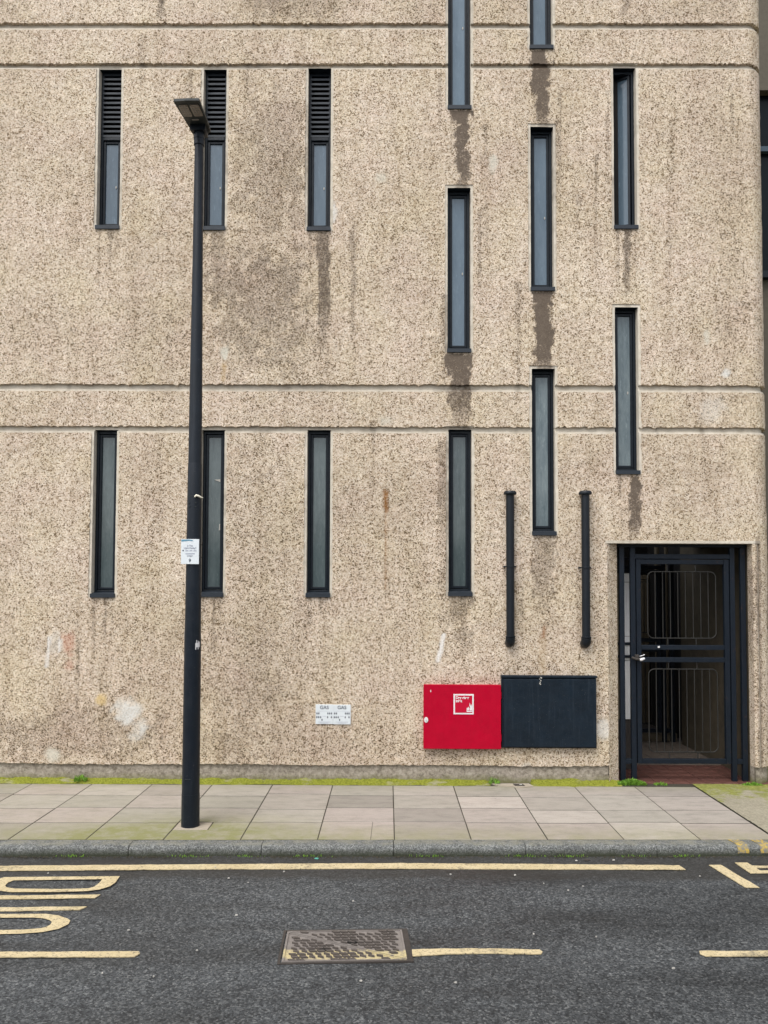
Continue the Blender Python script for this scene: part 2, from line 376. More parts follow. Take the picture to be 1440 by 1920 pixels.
def lines(cuts, lo, hi, fine, flo, fhi, coarse):
    c = sorted(set([round(v, 4) for v in cuts if lo <= v <= hi] + [lo, hi])); out = []
    for a, b in zip(c[:-1], c[1:]):
        st = fine if (a < fhi and b > flo) else coarse
        k = max(1, int(math.ceil((b - a) / st - 1e-6)))
        out += [a + (b - a) * j / k for j in range(k)]
    return np.array(out + [hi])
MG = .024
xc_ = [-3.75, DOOR[0], DOOR[1], DOOR[0] - .02, 3.49, XC, XC + RC * math.pi / 2, 3.458, 3.482]
zc_ = [PZ, DOOR[2], DOOR[2] + .026, 7.6]
for cx, z0, z1, k in WINDOWS:
    xc_ += [cx - HW, cx + HW, cx - HW - MG, cx + HW + MG]; zc_ += [z0, z1, z1 + .028]
for a, b in GROOVES: zc_ += [a, b, a - .018]
def thin(v, tol=.0065):
    v = sorted(v); o = [v[0]]
    for x in v[1:]:
        if x - o[-1] > tol: o.append(x)
    return o
# keep hard edges exact (openings, joints), let near duplicates merge
XS = lines(xc_, -7.0, S_END, .021, -3.75, 3.7, .12)
ZS = lines(zc_, .0, TOP, .021, 0, 7.6, .1)
XS = np.unique(np.round(XS, 4)); ZS = np.unique(np.round(ZS, 4))
xm = (XS[:-1] + XS[1:]) / 2; zm = (ZS[:-1] + ZS[1:]) / 2
NX, NZ = len(xm), len(zm)
DEP = np.zeros((NX, NZ)); MAT = np.zeros((NX, NZ), int); HOLE = np.zeros((NX, NZ), bool)
X2, Z2 = np.meshgrid(xm, zm, indexing='ij')
for a, b in GROOVES:
    m = (Z2 > a) & (Z2 < b); DEP[m] = .032; MAT[m] = 1
    m = (Z2 > a - .018) & (Z2 < a); DEP[m] = np.maximum(DEP[m], .009); MAT[m] = 1   # smooth arris under each joint
for cx, z0, z1, k in WINDOWS:
    m = (np.abs(X2 - cx) < HW + MG) & (Z2 > z0) & (Z2 < z1 + .028) & (DEP < .03); DEP[m] = .007; MAT[m] = 1
m = (Z2 < PZ); DEP[m] = .022; MAT[m] = 2
m = (Z2 > DOOR[2]) & (Z2 < DOOR[2] + .026) & (X2 > DOOR[0] - .02) & (X2 < 3.49); DEP[m] = -.004; MAT[m] = 1
m = (X2 > 3.458) & (X2 < 3.482) & (Z2 < DOOR[2]) & (Z2 > PZ); DEP[m] = .016; MAT[m] = 1        # vertical joint beside the passage
for cx, z0, z1, k in WINDOWS:
    m = (np.abs(X2 - cx) < HW) & (Z2 > z0) & (Z2 < z1); DEP[m] = .16; HOLE[m] = True; MAT[m] = 1
m = (X2 > DOOR[0]) & (X2 < DOOR[1]) & (Z2 < DOOR[2]); DEP[m] = .10; HOLE[m] = True

# roughness of the broken pebble edges
XJ = np.zeros((len(XS), len(ZS))); ZJ = np.zeros((len(XS), len(ZS)))
def zi(v): return int(np.argmin(np.abs(ZS - v)))
def xi(v): return int(np.argmin(np.abs(XS - v)))
for a, b in GROOVES:
    ZJ[:, zi(b)] += rng.normal(0, .0048, len(XS)); ZJ[:, zi(a - .018)] += rng.normal(0, .0022, len(XS))
ZJ[:, zi(PZ)] += rng.normal(0, .004, len(XS)) + .004 * np.sin(XS * 3.1)
for cx, z0, z1, k in WINDOWS:
    for sgn in (-1, 1):
        XJ[xi(cx + sgn * (HW + MG)), zi(z0):zi(z1)] += rng.normal(0, .0026, zi(z1) - zi(z0))
XJ[xi(DOOR[0]), :zi(DOOR[2])] += rng.normal(0, .003, zi(DOOR[2]))
def smooth_noise(shape, k, seed):
    g = np.random.default_rng(seed).normal(0, 1, (shape[0] // k + 3, shape[1] // k + 3))
    u = np.arange(shape[0]) / k; v = np.arange(shape[1]) / k
    i = u.astype(int); j = v.astype(int); fu = (u - i)[:, None]; fv = (v - j)[None, :]
    fu = fu * fu * (3 - 2 * fu); fv = fv * fv * (3 - 2 * fv)
    return (g[i][:, j] * (1 - fu) * (1 - fv) + g[i + 1][:, j] * fu * (1 - fv) + g[i][:, j + 1] * (1 - fu) * fv + g[i + 1][:, j + 1] * fu * fv)
UND = smooth_noise((len(XS), len(ZS)), 24, 3) * .0022 + smooth_noise((len(XS), len(ZS)), 3, 4) * .0013

# stains, painted-out patches and rust at the wall's own coordinates
GX, GZ = np.meshgrid(XS, ZS, indexing='ij')
DIRT = np.zeros_like(GX); PAINT = np.zeros(GX.shape + (4,))
n1 = smooth_noise(GX.shape, 5, 21); n2 = smooth_noise(GX.shape, 18, 22); n3 = smooth_noise(GX.shape, 2, 23)
def streak(x, ztop, zbot, hw, s, wob=.25):
    c = x + .4 * wob * hw * np.sin(GZ * 5 + x * 5) + .004 * n2
    t = np.clip((ztop - GZ) / (ztop - zbot), 0, 1)
    w_ = hw * (1.0 - .35 * t) * (1 + .28 * n1 + .22 * n3)
    lat = np.clip(1.35 - np.abs(GX - c) / np.maximum(w_, .004), 0, 1)
    lat = np.minimum(lat * 2.6, 1)
    ver = np.where((GZ <= ztop) & (GZ > zbot), np.minimum(1, (1 - t) * 2.3) * (.78 + .22 * (1 - t)), 0)
    return np.maximum(0, lat * ver * s)
def blot(x, z, rx, rz, s, ragged=.45):
    d = np.sqrt(((GX - x) / rx) ** 2 + ((GZ - z) / rz) ** 2) + ragged * .45 * n1 + ragged * .4 * n3 + .12 * n2
    return np.clip((1.25 - d) * 1.6, 0, 1) * s
for a in [(-2.62, 5.22, 4.80, .075, .42), (-1.63, 5.21, 4.25, .06, .6), (-.62, 5.21, 3.55, .05, .75), (-.60, 4.6, 3.74, .05, .35),
          (.70, 6.39, 5.35, .075, 1.0), (.655, 6.3, 5.66, .06, .5), (1.455, 6.99, 5.95, .07, .95), (1.46, 6.85, 6.25, .045, .6), (.675, 4.03, 3.15, .10, .95), (.655, 3.7, 3.33, .17, .45),
          (.545, 4.6, 3.70, .05, .5), (.49, 4.2, 3.30, .08, .35), (1.47, 4.63, 3.55, .085, 1.0), (1.49, 4.4, 3.9, .05, .5), (2.265, 5.23, 4.30, .045, .75), (2.12, 5.75, 5.0, .04, .35),
          (2.315, 2.88, 2.1, .07, .95), (2.27, 2.6, 2.26, .14, .35), (.72, 1.73, 1.05, .10, .52), (.52, 3.2, 1.05, .055, .5), (.57, 2.1, 1.0, .07, .35), (1.47, 2.30, 1.20, .11, .55), (1.51, 2.2, 1.6, .05, .4),
          (-.82, 1.72, 1.0, .07, .38), (-.72, 1.70, 1.2, .08, .3), (-2.20, 3.25, .7, .07, .30), (-2.21, 7.6, 7.2, .05, .75), (2.27, 7.6, 7.2, .05, .6), (-1.05, 7.5, 7.2, .3, .35),
          (-1.72, 5.1, 4.6, .05, .45), (-2.16, 3.7, 3.34, .10, .3), (-1.1, 3.74, 3.4, .45, .22), (3.27, 5.6, 4.2, .12, .3), (3.15, 7.5, 7.2, .2, .3), (-1.75, 1.72, .5, .14, .28), (1.35, 1.15, .95, .35, .25)] + [(cx + dx, z0 - .0, z0 - L, w_, s_) for (cx, z0, z1, k) in WINDOWS for dx, L, w_, s_ in ((-.075, .30 + .5 * abs(math.sin(cx * 7 + z0)), .016, .55), (.03, .25 + .6 * abs(math.cos(cx * 5 + z0)), .022, .6), (.085, .2 + .4 * abs(math.sin(cx * 3 + 2 * z0)), .013, .5))] + [(x_, zt_, zt_ - L_, w_, s_) for x_, zt_, L_, w_, s_ in [(r_[0] * 7.0 - 3.5, 7.2 * r_[1] ** .5, .5 + 1.4 * r_[2], .012 + .02 * r_[3], .30 + .22 * r_[4]) for r_ in np.random.default_rng(77).random((46, 5))]]:
    DIRT = np.maximum(DIRT, streak(*a))
for a in [(-1.12, 5.9, .46, .9, .44), (-1.2, 4.5, .58, .7, .50), (-.95, 4.05, .45, .35, .36), (-1.22, 2.45, .38, .85, .32), (-1.25, 1.1, .55, .75, .34), (-2.35, 1.1, .35, .5, .22),
          (-2.9, .45, 1.2, .28, .40), (-1.2, .35, .9, .22, .36), (.2, .35, .9, .18, .28), (-.9, 7.45, .6, .25, .42), (-2.2, 4.1, .5, .4, .22), (-3.2, 4.25, .5, .3, .25), (2.9, 6.4, .5, .5, .22), (3.2, 4.4, .35, .5, .25),
          (.0, 2.2, .5, .7, .18), (-2.9, 5.6, .6, .3, .16), (2.7, 7.3, .6, .15, .26), (1.9, 5.4, .25, .7, .16), (.2, 7.4, .5, .2, .25), (1.0, 7.4, .4, .2, .2), (.15, 5.1, .35, .7, .14), (2.0, 1.4, .08, .9, .2)]:
    DIRT = np.maximum(DIRT, blot(*a) * 1.05)
DIRT = np.maximum(DIRT, np.where((np.abs(GX - 3.47) < .03) & (GZ < 2.3), .55, 0))
DIRT = np.clip(DIRT + .06 * n2, 0, 1)
def paint(mask, c):
    k = mask > PAINT[..., 3]; PAINT[k, :3] = c; PAINT[k, 3] = mask[k]
WHITE = (.60, .60, .57); PALE = (.56, .54, .46)
for x, z, rx, rz, s, c in [(-1.555, 4.02, .035, .075, .8, PALE), (-.08, 5.73, .045, .045, .55, PALE), (.995, 5.885, .04, .07, .7, PALE), (3.015, 4.22, .035, .07, .7, PALE), (3.2, 3.85, .04, .045, .75, WHITE),
        (-2.41, .655, .12, .115, .85, WHITE), (-2.30, .50, .075, .09, .8, WHITE), (-2.34, .42, .09, .05, .45, WHITE), (-3.11, .235, .07, .06, .75, PALE), (2.02, .49, .07, .09, .6, WHITE), (-.53, 5.42, .025, .09, .7, WHITE),
        (-2.98, 1.27, .07, .10, .42, (.42, .16, .10)), (-2.97, 1.08, .05, .05, .3, (.42, .16, .10)), (-2.67, .77, .055, .065, .6, (.62, .45, .18)), (-.03, 3.39, .07, .05, .5, PALE), (-3.11, 1.27, .06, .10, .3, WHITE),
        (3.05, 3.5, .15, .10, .25, WHITE), (1.35, .08, .2, .08, .4, WHITE)]:
    paint(blot(x, z, rx, rz, s), c)
def line(x0, z0, x1, z1, hw, s, c):
    d = np.array([x1 - x0, z1 - z0]); L = d @ d
    t = np.clip(((GX - x0) * d[0] + (GZ - z0) * d[1]) / L, 0, 1)
    q = np.hypot(GX - x0 - t * d[0], GZ - z0 - t * d[1]) / hw
    paint(np.clip(1.6 - q + .25 * n3, 0, 1) * s, c)
line(-3.185, 1.07, -3.165, 1.33, .014, .8, (.7, .69, .67)); line(-3.07, 1.21, -3.06, 1.33, .012, .75, (.7, .69, .67)); line(.475, 1.135, .525, 1.37, .016, .85, (.7, .69, .67))
RUST = (.26, .12, .035)
line(-.018, 2.55, -.02, 2.72, .019, 1.0, (.20, .085, .02)); line(-.02, 1.8, -.02, 2.56, .013, .42, RUST); line(1.452, 1.36, 1.462, 1.45, .018, .75, (.22, .10, .04)); line(1.445, .98, 1.45, 1.36, .03, .32, (.30, .20, .09)); line(-1.565, 3.78, -1.56, 3.92, .02, .5, (.33, .21, .07))

def wall_pos(ix, iz, d):
    s = XS[ix] + XJ[ix, iz]; z = ZS[iz] + ZJ[ix, iz]; d = d + UND[ix, iz] * (d < .02)
    a = np.clip((s - XC) / RC, 0, math.pi / 2)
    x = np.where(s <= XC, s, XC + (RC - d) * np.sin(a)); y = np.where(s <= XC, d, RC - (RC - d) * np.cos(a) + np.maximum(0, s - XC - RC * math.pi / 2))
    return np.stack([x, y, z], -1)
def wall_object(name, rows, parent):
    r0, r1 = rows; I, J = np.meshgrid(np.arange(NX), np.arange(r0, r1), indexing='ij'); I = I.ravel(); J = J.ravel()
    quads = []; qi = []; mats = []
    k = ~HOLE[I, J]; i, j = I[k], J[k]; d = DEP[i, j]
    quads.append(np.stack([wall_pos(i, j, d), wall_pos(i + 1, j, d), wall_pos(i + 1, j + 1, d), wall_pos(i, j + 1, d)], 1)); mats.append(MAT[i, j])
    qi.append(np.stack([np.stack([i, j], -1), np.stack([i + 1, j], -1), np.stack([i + 1, j + 1], -1), np.stack([i, j + 1], -1)], 1))
    for di, dj in ((1, 0), (0, 1)):
        k = (I + di < NX) & (J + dj < NZ); i, j = I[k], J[k]; d0 = DEP[i, j]; d1 = DEP[i + di, j + dj]
        k = np.abs(d0 - d1) > 1e-5; i, j, d0, d1 = i[k], j[k], d0[k], d1[k]
        if not len(i): continue
        a = (i + di, j + dj); b = (i + 1, j + 1)
        q = np.stack([wall_pos(a[0], a[1], d0), wall_pos(b[0], b[1], d0), wall_pos(b[0], b[1], d1), wall_pos(a[0], a[1], d1)], 1)
        flip = (d0 > d1) if di else (d0 < d1)
        q[flip] = q[flip][:, ::-1]
        mq = np.where(d0 < d1, MAT[i, j], MAT[i + di, j + dj])
        if dj: mq = np.where((np.maximum(d0, d1) > .15) & (d0 > d1), 3, mq)  # downward window soffits take the dark frame colour; jambs stay pale
        quads.append(q); mats.append(mq)
        ia = np.stack(a, -1); ib = np.stack(b, -1); g_ = np.stack([ia, ib, ib, ia], 1); g_[flip] = g_[flip][:, ::-1]; qi.append(g_)
    Q = np.concatenate(quads).reshape(-1, 3); QI = np.concatenate(qi).reshape(-1, 2); MT = np.concatenate(mats)
    nq = len(MT); me = bpy.data.meshes.new(name)
    me.vertices.add(nq * 4); me.loops.add(nq * 4); me.polygons.add(nq)
    me.vertices.foreach_set('co', Q.ravel()); me.loops.foreach_set('vertex_index', np.arange(nq * 4, dtype=np.int32))
    me.polygons.foreach_set('loop_start', np.arange(0, nq * 4, 4, dtype=np.int32))
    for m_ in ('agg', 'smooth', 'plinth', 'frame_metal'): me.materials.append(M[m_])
    me.polygons.foreach_set('material_index', MT.astype(np.int32))
    at = me.attributes.new('dirt', 'FLOAT', 'POINT'); at.data.foreach_set('value', DIRT[QI[:, 0], QI[:, 1]].astype(np.float32))
    at = me.attributes.new('paint', 'FLOAT_COLOR', 'POINT'); at.data.foreach_set('color', PAINT[QI[:, 0], QI[:, 1]].astype(np.float32).ravel())
    me.update(calc_edges=True)
    o = bpy.data.objects.new(name, me); col.objects.link(o); o.parent = parent; return o
cuts = [0.0, PZ]
for a, b in GROOVES: cuts += [a, b]
cuts.append(TOP); ci = [zi(c) for c in cuts]
nm = ['plinth', 'wall_panel', 'panel_joint', 'wall_panel', 'panel_joint', 'wall_panel', 'panel_joint', 'wall_panel', 'panel_joint', 'wall_panel']
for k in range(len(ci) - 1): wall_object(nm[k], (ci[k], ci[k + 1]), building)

# rest of the carcass: flat roof, west end, back wall
mb = MB(); mb.box(-7.0, XC + RC - .01, .17, 1.5, TOP - .25, TOP - .02); mb.build('roof', 'plinth', building)  # unseen roof, cut short so skylight reaches the court behind
mb = MB(); mb.box(-7.02, -6.85, .012, 1.5, 0, TOP - .26); mb.box(-6.84, .98, 1.35, 1.5, 0, TOP - .26); mb.box(.98, XC + RC - .03, 1.35, 1.5, 2.45, TOP - .26); mb.build('rear_bounce_wall', 'bounce_render', building)  # unseen back wall, set shallow and whitened to bounce light behind the gate

# the windows
def make_window(cx, z0, z1, kind):
    x0, x1 = cx - HW, cx + HW; zt = z1; yf = .078
    zm_ = z1 - .655 if kind == 'louvre' else z1
    fw = .026
    mb = MB()
    mb.cbox(x0 + .0015, x0 + fw, yf, yf + .07, z0 + .012, z1 - .0015, .003); mb.cbox(x1 - fw, x1 - .0015, yf, yf + .07, z0 + .012, z1 - .0015, .003)
    mb.cbox(x0 + fw, x1 - fw, yf + .001, yf + .069, z1 - .03, z1 - .0015, .003); mb.cbox(x0 + fw, x1 - fw, yf + .001, yf + .069, z0 + .03, z0 + .068, .003)
    if kind == 'louvre': mb.cbox(x0 + fw, x1 - fw, yf - .004, yf + .066, zm_ - .018, zm_ + .012, .003)
    fr = mb.build('window', 'frame_metal', building)
    mb = MB(); mb.prism([(0, 0)], 0, 0) if False else None
    prof = [(-.016, z0), (-.016, z0 + .036), (.075, z0 + .050), (.10, z0 + .050), (.10, z0 + .012), (-.008, z0)]
    k = len(prof); vs = [(x0 - .0045, y, z) for y, z in prof] + [(x1 + .0045, y, z) for y, z in prof]
    mb.add(vs, [tuple(range(k)), tuple(reversed(range(k, 2 * k)))] + [(j, j + k, (j + 1) % k + k, (j + 1) % k) for j in range(k)])
    mb.build('sill', 'slat_metal', fr)
    if kind == 'louvre':
        n = 13; zb = zm_ + .014; st = (z1 - .03 - zb) / n
        for i in range(n):
            z = zb + st * i
            p = [(yf - .004, z + .001), (yf - .004, z + .021), (yf + .002, z + .024), (yf + .055, z + .046), (yf + .055, z + .041), (yf + .003, z + .018), (yf + .001, z + .001)]
            k = len(p); vs = [(x0 + .018, a, b) for a, b in p] + [(x1 - .018, a, b) for a, b in p]
            m2 = MB(); m2.add(vs, [tuple(range(k)), tuple(reversed(range(k, 2 * k)))] + [(j, j + k, (j + 1) % k + k, (j + 1) % k) for j in range(k)]); m2.build('louvre_slat', 'slat_metal', fr)
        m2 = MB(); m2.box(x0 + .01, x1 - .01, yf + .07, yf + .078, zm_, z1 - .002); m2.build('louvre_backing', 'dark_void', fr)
    # the sash and its pane
    sx0, sx1, sz0, sz1 = x0 + .028, x1 - .028, z0 + .074, (zm_ - .022 if kind == 'louvre' else z1 - .034)
    sw = .023; ys = yf + .010
    ms = MB()
    for a in ((sx0, sx0 + sw, sz0, sz1), (sx1 - sw, sx1, sz0, sz1)): ms.cbox(a[0], a[1], ys, ys + .04, a[2], a[3], .003)
    ms.cbox(sx0 + sw, sx1 - sw, ys + .001, ys + .039, sz1 - sw, sz1, .003); ms.cbox(sx0 + sw, sx1 - sw, ys + .001, ys + .039, sz0, sz0 + sw, .003)
    sash = ms.build('sash', 'frame_metal', fr)
    ms = MB(); ms.box(sx0 + sw - .004, sx1 - sw + .004, ys + .015, ys + .021, sz0 + sw - .004, sz1 - sw + .004)
    pane = ms.build('pane', {'louvre': 'glass_upper', 'up': 'glass_upper', 'open': 'glass_upper', 'low': 'glass_lower', 'streak': 'glass_streaked'}[kind], fr)
    mk = MB(); mk.cbox(cx - .022, cx + .022, yf - .006, yf + .012, sz1 + .004, sz1 + .018, .003); mk.build('latch', 'frame_metal', fr)
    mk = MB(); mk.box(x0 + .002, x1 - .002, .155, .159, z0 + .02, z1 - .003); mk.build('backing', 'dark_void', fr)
    mk = MB(); mk.cbox(sx1 - .05, sx1 - .012, ys - .004, ys + .012, z0 + .054, z0 + .07, .003); mk.build('stay', 'frame_metal', fr)
    if kind == 'open':
        T = Matrix.Translation((sx1 - .02, ys + .02, 0)) @ Matrix.Rotation(R(-32), 4, 'Z') @ Matrix.Translation((-sx1 + .02, -ys - .02, 0))
        for o in (sash, pane):
            o.data.transform(Matrix.Translation((-.0, .0, 0)) @ T)
    return fr, (cx, z0, z1, ys, sx0, sx1, sw)
rnd = random.Random(5)
WOBJ = []
for a in WINDOWS: WOBJ.append(make_window(*a))
# pale catches that show on some panes, and the torn paper stuck to one
def pane_mark(i, fx, fz, pts, mat='pale_scrap', name='catch'):
    fr, (cx, z0, z1, ys, sx0, sx1, sw) = WOBJ[i]
    x = sx0 + sw + (sx1 - sx0 - 2 * sw) * fx; z = z0 + (z1 - z0) * fz
    mb = MB(); mb.prism([(x + a, z + b) for a, b in pts], ys + .009, ys + .0145); mb.build(name, mat, fr)
oval = [(.006 * math.cos(t) , .014 * math.sin(t)) for t in [k * math.pi / 4 for k in range(8)]]
for i, fx, fz in ((0, .85, .29), (1, .85, .29), (2, .84, .29), (7, .84, .50), (10, .85, .47), (13, .8, .50), (6, .85, .55)): pane_mark(i, fx, fz, oval)
pane_mark(4, .72, .70, [(-.03, .01), (.028, -.012), (.028, .016), (0, .013)], name='torn_paper')
pane_mark(4, .93, .42, [(-.006, -.03), (.005, -.03), (.005, .03), (-.002, .03)], name='torn_paper')

# ------------------------------------------------------------------ passage behind the gate
dl, dr, dh = DOOR
mb = MB()
nz = 24; prev = None
zz = np.linspace(0, dh + .01, nz)
for k in range(nz - 1):
    a, b = zz[k], zz[k + 1]
    mb.face([(dl - .001, .001, a), (dl + .112, .088, a), (dl + .112, .088, b), (dl - .001, .001, b)])
    mb.face([(dl + .112, .088, a), (dl + .112, .42, a), (dl + .112, .42, b), (dl + .112, .088, b)])
lj = mb.build('left_jamb', 'agg', building, fix=False); lj.data.attributes.new('paint', 'FLOAT_COLOR', 'POINT').data.foreach_set('color', [0.0] * (4 * len(lj.data.vertices)))
mb = MB()
for k in range(nz - 1): mb.face([(dr + .001, .001, zz[k]), (dr + .001, .001, zz[k + 1]), (dr + .001, .42, zz[k + 1]), (dr + .001, .42, zz[k])])
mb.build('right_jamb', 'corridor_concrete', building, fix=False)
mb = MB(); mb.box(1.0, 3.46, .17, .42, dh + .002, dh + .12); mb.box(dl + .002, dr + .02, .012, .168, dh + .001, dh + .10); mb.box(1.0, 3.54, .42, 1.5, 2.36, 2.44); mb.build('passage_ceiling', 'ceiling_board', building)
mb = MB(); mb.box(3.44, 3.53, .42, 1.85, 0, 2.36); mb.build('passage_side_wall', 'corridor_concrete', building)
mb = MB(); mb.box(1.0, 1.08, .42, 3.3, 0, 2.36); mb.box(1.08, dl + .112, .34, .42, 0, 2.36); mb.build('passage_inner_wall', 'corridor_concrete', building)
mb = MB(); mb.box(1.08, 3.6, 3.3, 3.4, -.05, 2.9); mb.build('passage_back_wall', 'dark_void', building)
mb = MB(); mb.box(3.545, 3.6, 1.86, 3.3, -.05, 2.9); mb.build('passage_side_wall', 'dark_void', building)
# floor: red quarry tiles, laid one by one
mb = MB(); mb.box(1.08, 3.6, .1, 3.3, -.06, -.004); mb.build('passage_floor_bed', 'iron_dark', building)
tile = None
for i in range(10):
    for j in range(13):
        if j < 4 and False: continue
        x = 2.06 + i * .152; y = .02 + j * .152
        if x > 3.44: continue
        o = MB()
        if tile is None:
            o.cbox(-.0735, .0735, -.0735, .0735, -.012, .004, .002); tile = o.build('floor_tile', 'red_tile', building).data
            ob = bpy.data.objects[-1] if False else [q for q in col.objects if q.data is tile][0]
        else:
            ob = bpy.data.objects.new('floor_tile', tile); col.objects.link(ob); ob.parent = building
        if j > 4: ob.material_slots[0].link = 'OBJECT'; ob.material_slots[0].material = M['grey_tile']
        ob.location = (x + .076, y + .076, .001 + rnd.uniform(-.0008, .0008))
# pale cladding seen beyond the inner gate, and the service pipes
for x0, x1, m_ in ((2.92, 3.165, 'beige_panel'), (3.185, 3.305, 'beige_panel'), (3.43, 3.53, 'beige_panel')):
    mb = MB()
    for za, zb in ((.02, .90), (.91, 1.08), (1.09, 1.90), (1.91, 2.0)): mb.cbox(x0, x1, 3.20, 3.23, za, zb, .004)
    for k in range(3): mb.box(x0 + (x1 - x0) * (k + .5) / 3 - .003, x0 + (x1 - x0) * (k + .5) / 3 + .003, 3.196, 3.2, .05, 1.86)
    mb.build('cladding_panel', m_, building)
# tall cupboard just inside the gate, pale door above a dark base, two dark straps across it
cup = empty('cupboard', (2.32, .64, 0), 'tall pale cupboard with two dark straps, standing just inside the gate', 'cupboard')
mb = MB(); mb.cbox(2.19, 2.455, .575, .74, .004, .50, .004); mb.build('base', 'iron_dark', cup)
mb = MB(); mb.cbox(2.19, 2.452, .585, .735, .503, 1.97, .004); mb.build('carcass', 'beige_panel', cup)
mb = MB()
for za, zb in ((.505, 1.085), (1.09, 1.33), (1.335, 1.875), (1.88, 1.965)):
    mb.cbox(2.368, 2.450, .555, .583, za, zb, .004)
    for k in range(3): mb.tube([(2.385 + k * .024, .556, za + .01), (2.385 + k * .024, .556, zb - .01)], .004, 6)
mb.build('door', 'white_panel', cup)
for z in (1.133, 1.26):
    mb = MB(); mb.cbox(2.186, 2.458, .535, .549, z - .014, z + .014, .003); mb.build('strap', 'gate_metal', cup)
adopt(cup)
for x, y, r_ in ((3.325, 2.3, .028), (3.42, 2.25, .022)):
    mb = MB(); mb.tube([(x, y, .0), (x, y, .25), (x, y, 2.36)], [r_ * 1.3, r_, r_], 12); mb.build('service_pipe', 'beige_panel', building, 40)
mb = MB(); mb.cbox(2.9, 3.44, 2.0, 2.05, .004, .10, .01); mb.build('passage_kerb', 'corridor_concrete', building)

# ------------------------------------------------------------------ building that stands back beyond the rounded corner
rear = empty('recessed_building', (10.8, 3.2, 0), 'grey brown building set back beyond the rounded concrete corner', 'building')
mb = MB(); mb.box(3.63, 18.0, 3.2, 3.4, 8.72, 11.0); mb.build('spandrel', 'rear_panel', rear)
mb = MB(); mb.box(3.63, 18.0, 3.2, 3.4, -.13, 6.05); mb.build('wall', 'rear_panel', rear)
mb = MB(); mb.box(3.63, 18.0, 3.32, 3.36, 6.05, 8.72); wn_ = mb.build('window', 'rear_glass', rear)
mb = MB(); mb.box(3.63, 18.0, 3.24, 3.315, 7.88, 7.95); mb.build('transom', 'steel_blue', wn_)
for k in range(12):
    mb = MB(); mb.box(4.47 + k * 1.1, 4.53 + k * 1.1, 3.25, 3.31, 6.05, 7.88); mb.build('mullion', 'frame_metal', wn_)
mb = MB(); mb.box(3.63, 18.0, 3.10, 3.195, 6.05, 6.14); mb.build('sill', 'frame_metal', rear)
adopt(rear)

# ------------------------------------------------------------------ gates
def make_gate(name, Y, dx, dz, label, with_frame=True):
    g = empty(name, (2.8 + dx, Y, max(0, 0 + dz)), label, 'gate')
    t = .042
    def bar(nm_, x0, x1, z0, z1, y0=0, y1=t, par=g, m_='gate_metal'):
        mb = MB(); mb.cbox(x0 + dx, x1 + dx, Y + y0, Y + y1, z0 + dz, z1 + dz, .003); return mb.build(nm_, m_, par)
    zb = .0
    for x0, x1 in ((2.200, 2.246), (2.304, 2.350), (3.247, 3.292), (3.346, 3.393)): bar('post', x0, x1, zb - dz, 2.206)
    bar('header', 2.186, 3.408, 2.207, 2.2345, -.002, t + .002)
    bar('transom', 2.351, 3.246, 2.095, 2.14)
    bar('side_rail', 2.247, 2.303, .165, .211); bar('side_rail', 3.293, 3.345, .165, .211)
    leaf = bar('gate_leaf', 2.360, 2.402, .166, 2.089, .002, t)
    bar('stile', 3.190, 3.238, .166, 2.089, .002, t, leaf)
    for z0, z1 in ((2.044, 2.0885), (1.234, 1.278), (1.117, 1.162), (.1665, .211)): bar('rail', 2.4025, 3.1895, z0, z1, .004, t - .002, leaf)
    for (x0, x1, z0, z1, ta, tb) in ((2.470, 3.117, 1.343, 1.973, 2.044, 1.278), (2.473, 3.122, .273, 1.051, 1.117, .211)):
        r_ = .055; pts = []
        for cx, cz, a0 in ((x1 - r_, z1 - r_, 0), (x0 + r_, z1 - r_, 90), (x0 + r_, z0 + r_, 180), (x1 - r_, z0 + r_, 270)):
            for k in range(6): a = R(a0 + 18 * k); pts.append((cx + r_ * math.cos(a) + dx, Y + .02, cz + r_ * math.sin(a) + dz))
        pts.append(pts[0]); mb = MB(); mb.tube(pts, .0058, 8, False); mb.build('grille_hoop', 'rod_metal', leaf, 50)
        for k in range(8):
            x = x0 + (x1 - x0) * (k + 1) / 9 + dx; mb = MB(); mb.tube([(x, Y + .02, z0 + dz), (x, Y + .02, z1 + dz)], .0048, 8); mb.build('grille_bar', 'rod_metal', leaf, 50)
        for f in (.29, .705):
            x = x0 + (x1 - x0) * f + dx
            for a, b in ((z1, ta), (tb, z0)): mb = MB(); mb.tube([(x, Y + .02, a + dz), (x, Y + .02, b + dz)], .006, 8); mb.build('grille_stub', 'rod_metal', leaf, 50)
    mb = MB(); mb.cbox(2.335 + dx, 2.372 + dx, Y - .02, Y - .001, 1.15 + dz, 1.19 + dz, .004); mb.build('latch', 'iron_dark', g)
    adopt(g); return g
gate = make_gate('metal_gate', .10, 0, 0, 'dark blue steel gate with rounded bar grilles closing the passage beside the grey cabinet')
gate2 = make_gate('metal_gate', 1.95, .01, -.05, 'matching dark steel gate standing deep inside the passage, seen through the front gate')
# chain wrapped in white tape at the lock
ch = empty('padlock_chain', (2.36, .085, 1.15), 'short black chain bound with white tape round the gate stile', 'chain')
mb = MB(); mb.tube([(2.30, .072, 1.165), (2.335, .066, 1.150), (2.365, .066, 1.146), (2.40, .068, 1.158)], .012, 10); mb.build('chain_sleeve', 'iron_dark', ch, 50)
mb = MB(); mb.tube([(2.372, .058, 1.142), (2.39, .056, 1.146), (2.415, .057, 1.156)], [.012, .014, .011], 10); mb.tube([(2.37, .056, 1.176), (2.395, .054, 1.184), (2.416, .056, 1.193)], .0035, 8); mb.build('tape_wrap', 'white_paint', ch, 50)
adopt(ch)
mb = MB(); mb.cbox(2.555, 2.575, .0945, .104, 1.252, 1.268, .003); tag(mb.build('sticker', 'white_paint'), 'tiny white scrap of sticker on the middle rail of the front gate', 'sticker')

